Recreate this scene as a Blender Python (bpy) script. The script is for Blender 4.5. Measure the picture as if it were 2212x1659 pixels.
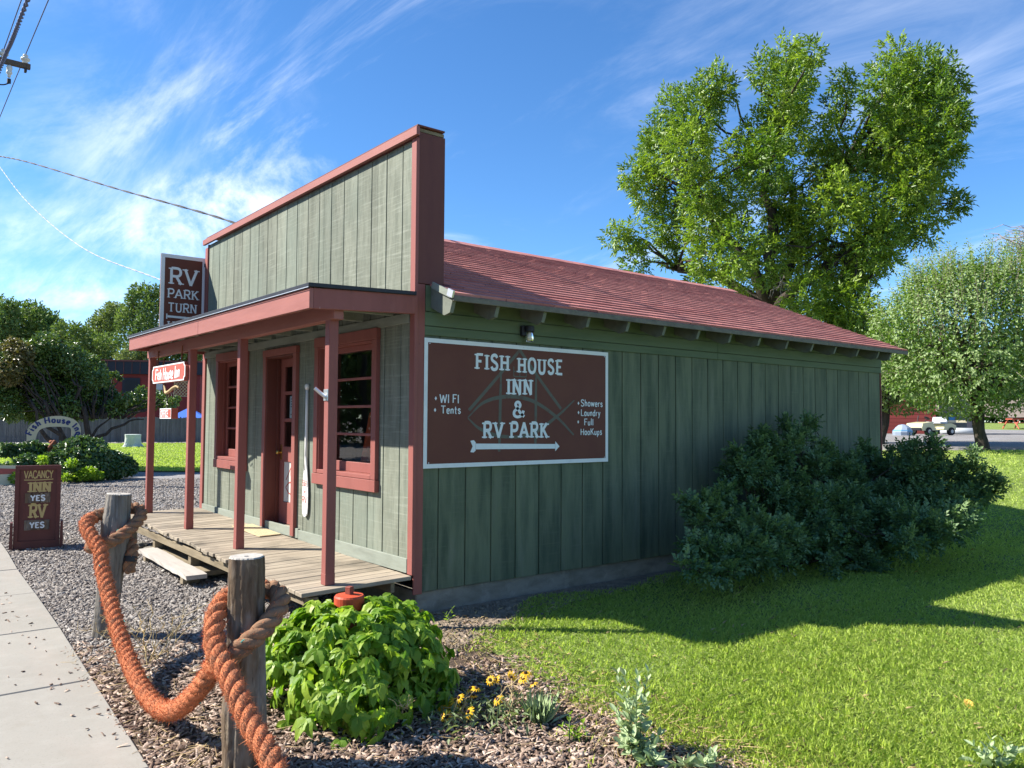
import bpy, math, random
import numpy as np
from mathutils import Vector, Matrix
R = math.radians
random.seed(7); rng = np.random.default_rng(7)
for o in list(bpy.data.objects): bpy.data.objects.remove(o)
scene = bpy.context.scene
col = scene.collection

# ------------------------------------------------------------------ camera
CAM = np.array([-3.79, -6.336, 1.8]); YAW, PITCH, ROLL, FPX = 0.897, 0.046, 0.006, 1722.6
fwd = np.array([math.cos(PITCH)*math.cos(YAW), math.cos(PITCH)*math.sin(YAW), math.sin(PITCH)])
_r = np.array([math.sin(YAW), -math.cos(YAW), 0.0]); _u = np.cross(_r, fwd)
cr = math.cos(ROLL)*_r + math.sin(ROLL)*_u; cu = np.cross(cr, fwd)
cd = bpy.data.cameras.new('camera'); cam = bpy.data.objects.new('camera', cd); col.objects.link(cam)
m = Matrix.Identity(4)
for i in range(3):
    m[i][0], m[i][1], m[i][2], m[i][3] = cr[i], cu[i], -fwd[i], CAM[i]
cam.matrix_world = m
cd.sensor_width = 36.0; cd.lens = FPX/2212*36; cd.clip_end = 4000; cd.clip_start = 0.05
scene.camera = cam

# ------------------------------------------------------------------ light
SUN = np.array([-0.880, 0.785, 1.0]); SUN /= np.linalg.norm(SUN)      # towards the sun
EL = math.asin(SUN[2]); ROT = math.atan2(SUN[0], SUN[1])
world = bpy.data.worlds.new('World'); scene.world = world; world.use_nodes = True
nt = world.node_tree; nt.nodes.clear()
def wn(t, **k):
    n = nt.nodes.new(t)
    for a, b in k.items(): setattr(n, a, b)
    return n
L = nt.links.new
sky = wn('ShaderNodeTexSky', sky_type='NISHITA', sun_disc=False, sun_elevation=EL, sun_rotation=ROT, altitude=900, air_density=1.0, dust_density=0.0, ozone_density=4.0)
tc = wn('ShaderNodeTexCoord'); sep = wn('ShaderNodeSeparateXYZ'); L(tc.outputs['Generated'], sep.inputs[0])
def wmath(op, a, b=None, clamp=False):
    n = wn('ShaderNodeMath', operation=op, use_clamp=clamp)
    for i, v in enumerate((a, b)):
        if v is None: continue
        if isinstance(v, (int, float)): n.inputs[i].default_value = v
        else: L(v, n.inputs[i])
    return n.outputs[0]
zz = wmath('ADD', wmath('MAXIMUM', sep.outputs[2], 0.0), 0.16)
px = wmath('DIVIDE', sep.outputs[0], zz); py = wmath('DIVIDE', sep.outputs[1], zz)
comb = wn('ShaderNodeCombineXYZ'); L(px, comb.inputs[0]); L(py, comb.inputs[1])
def wnoise(scale, rot, stretch, detail, loc=(0, 0, 0), rough=.6, dist=0.0):
    mp = wn('ShaderNodeMapping'); L(comb.outputs[0], mp.inputs['Vector'])
    mp.inputs['Rotation'].default_value = (0, 0, rot); mp.inputs['Scale'].default_value = stretch; mp.inputs['Location'].default_value = loc
    n = wn('ShaderNodeTexNoise'); L(mp.outputs[0], n.inputs['Vector'])
    n.inputs['Scale'].default_value = scale; n.inputs['Detail'].default_value = detail; n.inputs['Roughness'].default_value = rough; n.inputs['Distortion'].default_value = dist
    return n.outputs['Fac']
def wramp(f, a, b):
    n = wn('ShaderNodeMapRange', clamp=True, interpolation_type='SMOOTHSTEP'); L(f, n.inputs[0])
    n.inputs[1].default_value = a; n.inputs[2].default_value = b; return n.outputs[0]
cir = wramp(wnoise(1.7, R(-55), (1.0, 0.36, 1), 9, (7.7, 2.4, 0), .66, .9), .46, .76)
cir2 = wramp(wnoise(2.1, R(-62), (1.0, .26, 1), 8, (2.2, 6.1, 0), .64, .7), .50, .82)
msk = wramp(wnoise(0.55, R(20), (1, 1, 1), 2, (8.3, 4.4, 0)), .36, .60)
low = wramp(sep.outputs[2], .75, .12)
cl = wmath('MULTIPLY', wmath('ADD', wmath('MULTIPLY', cir, msk), wmath('MULTIPLY', cir2, .42)), wmath('MULTIPLY', wmath('ADD', wmath('MULTIPLY', low, .72), .20), wramp(sep.outputs[2], 0.0, .03)), True)
hs = wn('ShaderNodeHueSaturation'); hs.inputs['Saturation'].default_value = 1.13; hs.inputs['Value'].default_value = 1.02; L(sky.outputs[0], hs.inputs['Color'])
mixc = wn('ShaderNodeMix', data_type='RGBA'); L(cl, mixc.inputs[0]); tn = wn('ShaderNodeMix', data_type='RGBA', blend_type='MULTIPLY'); tn.inputs[0].default_value = 1.0; L(hs.outputs[0], tn.inputs[6]); tn.inputs[7].default_value = (.82, .99, 1.10, 1); L(tn.outputs[2], mixc.inputs[6]); mixc.inputs[7].default_value = (8.4, 8.7, 9.2, 1)
bg = wn('ShaderNodeBackground'); bg.inputs['Strength'].default_value = 0.086; L(mixc.outputs[2], bg.inputs['Color'])
out = wn('ShaderNodeOutputWorld'); L(bg.outputs[0], out.inputs[0])
sd = bpy.data.lights.new('sun', 'SUN'); sd.energy = 5.0; sd.angle = R(0.53); sd.color = (1.0, 0.945, 0.86)
so = bpy.data.objects.new('sun', sd); col.objects.link(so); so.location = (-30, 27, 40)
so.rotation_euler = Vector(SUN).to_track_quat('Z', 'Y').to_euler()
vs = scene.view_settings; vs.view_transform = 'Standard'; vs.look = 'None'; vs.gamma = 1.0; vs.exposure = 1.20; vs.use_curve_mapping = False
scene.cycles.use_denoising = True
scene.cycles.max_bounces = 6; scene.cycles.diffuse_bounces = 3; scene.cycles.glossy_bounces = 3; scene.cycles.transparent_max_bounces = 10; scene.cycles.transmission_bounces = 3

# ------------------------------------------------------------------ measuring helpers (survey of the place)
def ray(u, v): return fwd + cr*(u-1106)/FPX - cu*(v-829.5)/FPX
def at(u, v, D):
    r = ray(u, v); return CAM + r*D/np.hypot(r[0], r[1])
def onx(u, v, x):
    d = ray(u, v); return CAM + d*(x-CAM[0])/d[0]
def ony(u, v, y):
    d = ray(u, v); return CAM + d*(y-CAM[1])/d[1]
def sst(a, b, x):
    t = np.clip((x-a)/(b-a), 0, 1); return t*t*(3-2*t)
def H(x, y):                                   # height of the ground: it climbs a little behind the shop
    return 1.13*sst(8.5, 20, x)*(1-sst(20, 45, y))

# ------------------------------------------------------------------ materials
MATS = {}
def nodemat(name):
    mt = bpy.data.materials.new(name); mt.use_nodes = True
    MATS[name] = mt
    return mt, mt.node_tree, mt.node_tree.nodes['Principled BSDF'], mt.node_tree.nodes['Material Output']
def rgba(c): return (c[0], c[1], c[2], 1.0)
def N(t, ty, **k):
    n = t.nodes.new(ty)
    for a, b in k.items(): setattr(n, a, b)
    return n
def noise(t, vec, stretch, scale=1.0, detail=5, rough=.6, dist=0.0):
    mp = N(t, 'ShaderNodeMapping'); t.links.new(vec, mp.inputs['Vector']); mp.inputs['Scale'].default_value = stretch
    n = N(t, 'ShaderNodeTexNoise'); t.links.new(mp.outputs[0], n.inputs['Vector'])
    n.inputs['Scale'].default_value = scale; n.inputs['Detail'].default_value = detail; n.inputs['Roughness'].default_value = rough; n.inputs['Distortion'].default_value = dist
    return n.outputs['Fac']
def mrange(t, f, a, b, c=0.0, d=1.0):
    n = N(t, 'ShaderNodeMapRange', clamp=True); t.links.new(f, n.inputs[0])
    for i, v in zip((1, 2, 3, 4), (a, b, c, d)): n.inputs[i].default_value = v
    return n.outputs[0]
def mixrgb(t, f, a, b, blend='MIX'):
    n = N(t, 'ShaderNodeMix', data_type='RGBA', blend_type=blend)
    if isinstance(f, (int, float)): n.inputs[0].default_value = f
    else: t.links.new(f, n.inputs[0])
    for i, v in ((6, a), (7, b)):
        if isinstance(v, tuple): n.inputs[i].default_value = rgba(v)
        else: t.links.new(v, n.inputs[i])
    return n.outputs[2]
def surf(name, base, layers=(), rough=.7, bump=(), rnd=0.0, spec=.3, attr=None, metal=0.0, coat=0.0):
    """base colour, then layers of (colour, stretch, lo, hi, strength[, detail, distortion]) mixed in by stretched noise; bump = (stretch, height m)"""
    mt, t, bs, _ = nodemat(name)
    g = N(t, 'ShaderNodeNewGeometry'); pos = g.outputs['Position']
    c = tuple(base)
    for ly in layers:
        cc, st, lo, hi, s = ly[:5]; det = ly[5] if len(ly) > 5 else 5; dist = ly[6] if len(ly) > 6 else 0.0
        f = noise(t, pos, st, 1.0, det, .62, dist)
        c = mixrgb(t, mrange(t, f, lo, hi, 0, s), c, tuple(cc))
    if attr:
        a = N(t, 'ShaderNodeAttribute', attribute_name='v')
        c = mixrgb(t, a.outputs['Fac'], c, tuple(attr))
    if rnd:
        oi = N(t, 'ShaderNodeObjectInfo')
        v = mrange(t, oi.outputs['Random'], 0, 1, 1-rnd, 1+rnd*.6)
        cv = N(t, 'ShaderNodeCombineXYZ')
        for i in range(3): t.links.new(v, cv.inputs[i])
        c = mixrgb(t, 1.0, c, cv.outputs[0], 'MULTIPLY')
    if isinstance(c, tuple): bs.inputs['Base Color'].default_value = rgba(c)
    else: t.links.new(c, bs.inputs['Base Color'])
    bs.inputs['Roughness'].default_value = rough; bs.inputs['Specular IOR Level'].default_value = spec; bs.inputs['Metallic'].default_value = metal
    if coat: bs.inputs['Coat Weight'].default_value = coat
    prev = None
    for st, h in bump:
        b = N(t, 'ShaderNodeBump'); b.inputs['Strength'].default_value = 1.0; b.inputs['Distance'].default_value = h
        t.links.new(noise(t, pos, st, 1.0, 6), b.inputs['Height'])
        if prev: t.links.new(prev, b.inputs['Normal'])
        prev = b.outputs[0]
    if prev: t.links.new(prev, bs.inputs['Normal'])
    return mt
def leafmat(name, a, b, rough=.42, trans=.35, spec=.45, tint=None, under=None):
    mt, t, bs, mo = nodemat(name)
    at_ = N(t, 'ShaderNodeAttribute', attribute_name='v')
    c = mixrgb(t, at_.outputs['Fac'], a, b)
    if under:
        g = N(t, 'ShaderNodeNewGeometry')
        c = mixrgb(t, g.outputs['Backfacing'], c, under)
    t.links.new(c, bs.inputs['Base Color']); bs.inputs['Roughness'].default_value = rough; bs.inputs['Specular IOR Level'].default_value = spec
    tr = N(t, 'ShaderNodeBsdfTranslucent')
    tcx = mixrgb(t, 1.0, c, tint or (1.25, 1.35, .55), 'MULTIPLY'); t.links.new(tcx, tr.inputs[0])
    ms = N(t, 'ShaderNodeMixShader'); ms.inputs[0].default_value = trans
    t.links.new(bs.outputs[0], ms.inputs[1]); t.links.new(tr.outputs[0], ms.inputs[2]); t.links.new(ms.outputs[0], mo.inputs[0])
    return mt
def glassmat(name, tintc=(.9, .95, .93)):
    mt, t, bs, mo = nodemat(name); t.nodes.remove(bs)
    tr = N(t, 'ShaderNodeBsdfTransparent'); tr.inputs[0].default_value = rgba(tintc)
    gl = N(t, 'ShaderNodeBsdfGlossy'); gl.inputs['Roughness'].default_value = .015; gl.inputs[0].default_value = (1, 1, 1, 1)
    fr = N(t, 'ShaderNodeFresnel'); fr.inputs[0].default_value = 1.7
    ms = N(t, 'ShaderNodeMixShader'); t.links.new(fr.outputs[0], ms.inputs[0]); t.links.new(tr.outputs[0], ms.inputs[1]); t.links.new(gl.outputs[0], ms.inputs[2])
    t.links.new(ms.outputs[0], mo.inputs[0]); return mt

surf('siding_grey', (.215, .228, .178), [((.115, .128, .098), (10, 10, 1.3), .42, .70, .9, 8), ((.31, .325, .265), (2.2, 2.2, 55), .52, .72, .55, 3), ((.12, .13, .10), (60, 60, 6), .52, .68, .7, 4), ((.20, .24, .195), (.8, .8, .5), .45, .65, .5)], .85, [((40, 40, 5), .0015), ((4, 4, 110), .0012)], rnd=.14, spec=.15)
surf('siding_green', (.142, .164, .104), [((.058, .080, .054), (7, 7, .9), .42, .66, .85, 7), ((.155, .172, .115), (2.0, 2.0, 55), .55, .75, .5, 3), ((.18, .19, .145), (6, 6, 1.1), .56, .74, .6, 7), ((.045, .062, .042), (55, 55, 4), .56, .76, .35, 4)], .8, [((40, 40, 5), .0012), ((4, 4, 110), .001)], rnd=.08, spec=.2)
surf('rafter_grey', (.165, .18, .145), [((.11, .12, .095), (9, 9, 9), .45, .7, .7)], .85)
surf('green_board', (.115, .150, .088), [((.07, .105, .06), (1.2, 8, 8), .45, .7, .6, 5), ((.17, .20, .14), (1, 10, 20), .66, .8, .5, 5)], .75, [((4, 30, 60), .0008)], spec=.2)
surf('grey_board', (.245, .27, .225), [((.17, .185, .15), (6, 2, 8), .45, .7, .7, 5), ((.33, .35, .30), (30, 1.5, 30), .55, .75, .4)], .8, [((30, 3, 40), .001)], spec=.2)
surf('red_paint', (.275, .090, .074), [((.20, .064, .052), (6, 6, 1.2), .45, .72, .6, 5), ((.37, .15, .125), (12, 12, 2.0), .60, .78, .45, 6), ((.17, .06, .05), (22, 22, 8), .66, .76, .7, 4), ((.50, .32, .27), (45, 45, 10), .70, .76, .7, 5)], .62, [((35, 35, 4), .0011)], rnd=.05, spec=.3)
surf('red_beam', (.315, .118, .096), [((.23, .08, .066), (6, .8, 6), .45, .72, .6, 5), ((.47, .19, .15), (10, 1.6, 12), .60, .78, .45, 6), ((.20, .075, .06), (10, 5, 26), .69, .78, .6, 4)], .62, [((35, 3, 40), .0013)], spec=.3)
surf('red_dark', (.130, .042, .031), [((.09, .026, .022), (5, 5, 1), .45, .7, .6, 5), ((.19, .06, .05), (14, 14, 14), .64, .8, .4)], .6, [((30, 30, 6), .0008)])
surf('sign_red', (.135, .047, .031), [((.098, .027, .022), (2, 2, 2), .4, .7, .5), ((.17, .055, .045), (30, 30, 30), .66, .8, .3)], .7, [((60, 60, 60), .0004)])
surf('sign_salmon', (.42, .10, .07), [((.33, .07, .05), (8, 3, 20), .45, .7, .6)], .6)
surf('white_paint', (.72, .74, .73), [((.56, .58, .56), (6, 6, 6), .5, .75, .6), ((.40, .40, .35), (14, 14, 14), .70, .80, .4)], .6)
surf('letter_white', (.70, .74, .74), [((.55, .60, .60), (18, 18, 18), .5, .75, .5)], .65)
surf('letter_cream', (.50, .385, .15), [((.40, .30, .115), (18, 18, 18), .5, .75, .5)], .6)
surf('letter_red', (.34, .055, .04), [((.5, .2, .17), (40, 40, 40), .5, .7, .6)], .7)
surf('letter_blue', (.035, .05, .17), [((.02, .03, .09), (30, 30, 30), .5, .7, .5)], .6)
surf('logo_grey', (.115, .115, .090), [((.125, .05, .04), (16, 16, 16), .5, .75, .7)], .7)
surf('shingle', (.50, .215, .185), [((.38, .165, .145), (7, 7, 7), .42, .7, .7, 6), ((.48, .21, .185), (90, 90, 90), .55, .75, .5, 3), ((.30, .085, .08), (.6, 4, 4), .45, .65, .5)], .9, [((160, 160, 160), .0018)], rnd=.16, spec=.15)
surf('black_edge', (.022, .022, .026), [((.05, .05, .055), (8, 8, 8), .5, .8, .6)], .5)
surf('metal_edge', (.62, .63, .64), [((.3, .3, .3), (9, 9, 9), .55, .8, .6)], .4, metal=.7)
surf('grey_eave', (.16, .145, .115), [((.08, .075, .06), (6, 12, 12), .45, .7, .8, 6), ((.28, .26, .2), (14, 30, 30), .6, .78, .6)], .85, [((10, 40, 40), .002)])
surf('deck_wood', (.36, .305, .23), [((.235, .195, .145), (1.3, 22, 20), .42, .66, .8, 7), ((.15, .13, .10), (1.9, 1.9, 2), .50, .68, .75, 6), ((.45, .395, .31), (2, 60, 50), .58, .76, .5, 4), ((.17, .15, .11), (3, 120, 60), .62, .74, .7, 3)], .85, [((3, 90, 60), .002)], rnd=.22, spec=.15)
surf('plank_bleached', (.42, .385, .34), [((.33, .30, .265), (14, 1.5, 14), .45, .7, .7, 6), ((.22, .2, .17), (60, 2, 50), .62, .74, .7, 3)], .85, [((60, 4, 50), .002)], spec=.15)
surf('plank_old', (.25, .205, .14), [((.12, .095, .06), (12, 1.6, 12), .42, .68, .8, 6), ((.36, .31, .2), (30, 5, 30), .6, .78, .6)], .9, [((50, 6, 50), .003)], spec=.12)
surf('log_grey', (.215, .20, .175), [((.10, .085, .07), (22, 22, 1.6), .42, .66, .85, 7), ((.34, .32, .29), (40, 40, 2.5), .56, .74, .6, 5), ((.17, .115, .07), (7, 7, 2), .52, .68, .55, 5), ((.035, .028, .022), (60, 60, 2.2), .66, .73, .9, 4)], .9, [((45, 45, 3), .006), ((130, 130, 9), .003)], spec=.12)
surf('log_brown', (.150, .108, .072), [((.055, .036, .024), (24, 24, 2.2), .44, .62, .95, 8), ((.36, .29, .20), (13, 13, 4), .60, .70, .75, 5), ((.25, .235, .21), (5, 5, 1.6), .52, .66, .7, 4), ((.03, .022, .016), (70, 70, 3), .65, .73, .9, 4)], .88, [((45, 45, 5), .008), ((120, 120, 14), .004)], spec=.15)
surf('log_top', (.42, .39, .34), [((.25, .23, .2), (50, 50, 50), .45, .7, .8)], .9, [((60, 60, 60), .002)])
surf('concrete_walk', (.295, .278, .24), [((.265, .248, .212), (.9, .9, .9), .40, .68, .75, 5), ((.345, .33, .288), (6, 6, 6), .5, .74, .5, 6), ((.22, .20, .17), (90, 90, 90), .58, .72, .6, 2), ((.25, .23, .19), (2.6, 2.6, 2.6), .55, .70, .6, 7), ((.35, .30, .255), (1.7, .5, 1), .5, .72, .45)], .9, [((180, 180, 180), .0012), ((9, 9, 9), .002)], spec=.2)
surf('concrete_found', (.235, .215, .18), [((.14, .125, .10), (4, 4, 9), .42, .68, .8, 6), ((.33, .31, .27), (9, 9, 9), .56, .74, .6, 6), ((.075, .068, .055), (30, 30, 30), .63, .76, .6)], .92, [((60, 60, 60), .003)], spec=.15)
surf('gravel', (.25, .235, .215), [((.11, .10, .095), (22, 22, 22), .44, .60, .9, 4), ((.43, .42, .42), (48, 48, 48), .55, .70, .7, 3), ((.245, .235, .225), (.5, .5, .5), .4, .7, .5), ((.34, .335, .34), (.16, .7, .3), .5, .68, .5)], .95, [((42, 42, 42), .012), ((9, 9, 9), .02)], spec=.15)
surf('pebble', (.225, .196, .172), [((.10, .088, .078), (20, 20, 20), .42, .62, .6, 2)], .9, attr=(.36, .335, .305), spec=.2)
surf('mulch_soil', (.10, .075, .055), [((.05, .036, .027), (30, 30, 30), .42, .62, .8), ((.20, .155, .11), (9, 9, 9), .55, .72, .7)], .95, [((50, 50, 50), .012)], spec=.1)
surf('bark_chip', (.185, .122, .088), [((.085, .055, .042), (60, 60, 60), .45, .65, .6, 3)], .9, attr=(.55, .43, .34), spec=.2)
surf('straw', (.50, .38, .19), attr=(.32, .22, .11), rough=.85, spec=.2)
surf('dry_dirt', (.255, .205, .15), [((.15, .118, .085), (7, 7, 7), .42, .68, .8, 6), ((.36, .30, .225), (30, 30, 30), .55, .74, .6)], .95, [((40, 40, 40), .008)], spec=.12)
surf('lawn_soil', (.24, .31, .085), [((.19, .26, .06), (3, 3, 3), .4, .65, .7), ((.135, .165, .045), (.8, .8, .8), .5, .7, .6), ((.05, .075, .018), (40, 40, 40), .45, .65, .8)], .95, [((60, 60, 60), .02)], spec=.1)
leafmat('grass', (.30, .43, .065), (.60, .68, .18), .5, .42, .35, (1.2, 1.25, .6))
leafmat('ash_leaf', (.085, .170, .018), (.30, .40, .055), .4, .38, .45)
leafmat('apple_leaf', (.075, .165, .022), (.30, .41, .095), .48, .34, .4, (1.1, 1.2, .6), (.25, .34, .13))
leafmat('ivy_leaf', (.042, .095, .026), (.135, .215, .055), .32, .2, .5)
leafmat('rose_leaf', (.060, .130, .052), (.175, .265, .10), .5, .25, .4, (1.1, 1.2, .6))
leafmat('vine_leaf', (.115, .245, .020), (.38, .50, .06), .45, .42, .3)
leafmat('vine_young', (.24, .27, .045), (.40, .38, .085), .4, .4, .4)
leafmat('far_leaf', (.080, .145, .034), (.225, .295, .085), .6, .25, .3)
leafmat('far_leaf_pale', (.11, .16, .045), (.26, .31, .11), .6, .25, .3)
leafmat('hawthorn_leaf', (.062, .125, .024), (.205, .275, .058), .3, .2, .6)
leafmat('rust_leaf', (.12, .095, .03), (.20, .19, .05), .4, .2, .4)
leafmat('grey_leaf', (.27, .38, .17), (.46, .54, .32), .6, .2, .25, (1, 1.1, .7))
leafmat('flower_leaf', (.16, .22, .10), (.26, .31, .17), .6, .25, .25)
leafmat('petal', (.78, .42, .012), (.85, .56, .03), .5, .3, .3, (1.1, 1.0, .5))
surf('flower_eye', (.05, .022, .012), rough=.8)
surf('bark', (.075, .062, .05), [((.035, .029, .024), (14, 14, 4), .42, .65, .8, 6), ((.14, .12, .1), (26, 26, 6), .58, .75, .6)], .9, [((26, 26, 6), .02)], spec=.12)
surf('twig_dead', (.30, .25, .20), rough=.9)
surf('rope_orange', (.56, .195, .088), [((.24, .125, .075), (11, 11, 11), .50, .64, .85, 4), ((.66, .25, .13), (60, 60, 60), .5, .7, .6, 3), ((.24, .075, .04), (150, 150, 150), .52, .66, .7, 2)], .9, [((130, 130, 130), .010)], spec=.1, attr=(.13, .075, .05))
surf('rope_brown', (.26, .15, .09), [((.11, .068, .046), (16, 16, 16), .45, .65, .7, 4), ((.50, .16, .075), (8, 8, 8), .57, .70, .75, 4), ((.30, .2, .13), (120, 120, 120), .55, .7, .5, 2)], .9, [((170, 170, 170), .004)], spec=.1)
surf('rope_fibre', (.72, .25, .11), attr=(.36, .13, .07), rough=.9, spec=.1)
surf('teal_thread', (.06, .30, .26), rough=.7)
surf('black_plastic', (.018, .018, .022), rough=.45)
surf('black_metal', (.03, .028, .028), [((.10, .085, .075), (60, 60, 60), .56, .72, .8)], .6)
surf('bulb_white', (.72, .66, .56), rough=.3)
surf('brass', (.62, .42, .12), rough=.3, metal=1.0)
surf('bracket_metal', (.74, .74, .72), rough=.35, metal=.85)
surf('galv', (.55, .56, .57), rough=.4, metal=.8)
surf('cable_black', (.012, .012, .016), rough=.6)
surf('cable_blue', (.10, .12, .2), rough=.6)
surf('cable_silver', (.36, .38, .41), [((.2, .22, .25), (3, 3, 3), .5, .6, .8)], .5)
surf('hydrant_red', (.50, .075, .032), [((.36, .05, .026), (20, 20, 20), .48, .7, .6)], .5)
surf('rust_red', (.24, .06, .04), [((.15, .045, .03), (60, 60, 60), .48, .7, .6)], .7)
surf('paddle_white', (.80, .79, .76), [((.62, .6, .55), (20, 20, 6), .52, .72, .5)], .6)
surf('panel_white', (.60, .585, .54), [((.43, .40, .35), (30, 30, 3), .5, .72, .6)], .75)
surf('paper', (.75, .76, .76), rough=.8)
surf('ink', (.06, .07, .12), rough=.8)
surf('mat_tan', (.52, .43, .27), [((.38, .3, .17), (60, 60, 60), .45, .68, .7)], .98, [((150, 150, 150), .006)], spec=.05)
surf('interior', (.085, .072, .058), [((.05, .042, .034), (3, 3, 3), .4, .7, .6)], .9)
surf('cone_orange', (.75, .10, .022), rough=.5)
surf('figure_cloth', (.12, .22, .19), rough=.9); surf('figure_skin', (.50, .35, .22), rough=.8); surf('figure_straw', (.42, .30, .15), rough=.9)
glassmat('glass')
glassmat('jar_glass', (.93, .93, .90))
surf('fence_grey', (.155, .150, .152), [((.095, .09, .09), (6, 6, 1), .42, .68, .7), ((.22, .2, .19), (4, 4, 1), .56, .74, .5)], .9, rnd=.25)
surf('house_red', (.20, .028, .024), [((.15, .022, .02), (1, 1, 1), .4, .7, .5)], .7)
surf('house_dark', (.020, .022, .034), rough=.5)
surf('house_trim', (.16, .05, .045), rough=.6)
surf('lattice', (.44, .33, .17), rough=.8)
surf('stump_white', (.52, .57, .52), [((.36, .40, .36), (5, 5, 2), .45, .7, .6)], .8)
surf('arch_cream', (.60, .54, .36), [((.48, .42, .27), (5, 5, 5), .5, .75, .4)], .7)
surf('boat_blue', (.03, .07, .17), rough=.6); surf('boat_grey', (.36, .34, .32), [((.2, .19, .18), (6, 6, 6), .45, .7, .7)], .8)
surf('tent_blue', (.06, .17, .62), rough=.6)
surf('totem_rust', (.26, .085, .04), [((.12, .05, .03), (14, 14, 14), .45, .65, .8)], .85)
surf('cart_cream', (.50, .47, .27), rough=.35, spec=.5); surf('tyre', (.018, .018, .02), rough=.8); surf('cart_white', (.42, .44, .45), rough=.5); surf('tarp', (.24, .29, .36), rough=.6); surf('cart_blue', (.10, .25, .42), rough=.5)
surf('shed_red', (.17, .03, .025), rough=.7, rnd=.1); surf('shed_tan', (.30, .285, .235), rough=.8, rnd=.05); surf('sky_blue', (.14, .42, .72), rough=.6)
surf('picnic_red', (.55, .14, .09), rough=.7); surf('hill_brown', (.20, .165, .135), [((.12, .1, .08), (2, 2, 2), .42, .68, .8), ((.3, .26, .22), (6, 6, 6), .56, .74, .6)], .95)
surf('asphalt', (.055, .055, .056), [((.085, .085, .085), (40, 40, 40), .5, .7, .6)], .9)
surf('pole_wood', (.11, .085, .062), [((.06, .046, .034), (12, 12, 1), .42, .68, .7)], .9)
surf('porcelain', (.62, .62, .56), rough=.3)
surf('yellow_leaf', (.62, .36, .05), attr=(.42, .24, .06), rough=.7)

# ------------------------------------------------------------------ mesh helpers
WL = {}                                        # world place of every parent object
def wloc(o): return WL.get(o.name, np.zeros(3))
def tag(o, label=None, cat=None, group=None, kind=None):
    for k, v in (('label', label), ('category', cat), ('group', group), ('kind', kind)):
        if v: o[k] = v
    return o
def empty(name, loc, label=None, cat=None, group=None, parent=None):
    o = bpy.data.objects.new(name, None); col.objects.link(o); o.empty_display_size = .2
    loc = np.array(loc, float)
    if parent: o.parent = parent; o.location = loc - wloc(parent)
    else: o.location = loc
    WL[o.name] = loc
    return tag(o, label, cat, group)
def link(name, me, parent=None, loc=(0, 0, 0), rot=(0, 0, 0)):
    o = bpy.data.objects.new(name, me); col.objects.link(o); loc = np.array(loc, float)
    if parent: o.parent = parent; o.location = loc - wloc(parent)
    else: o.location = loc
    o.rotation_euler = rot; WL[o.name] = loc
    return o
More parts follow.
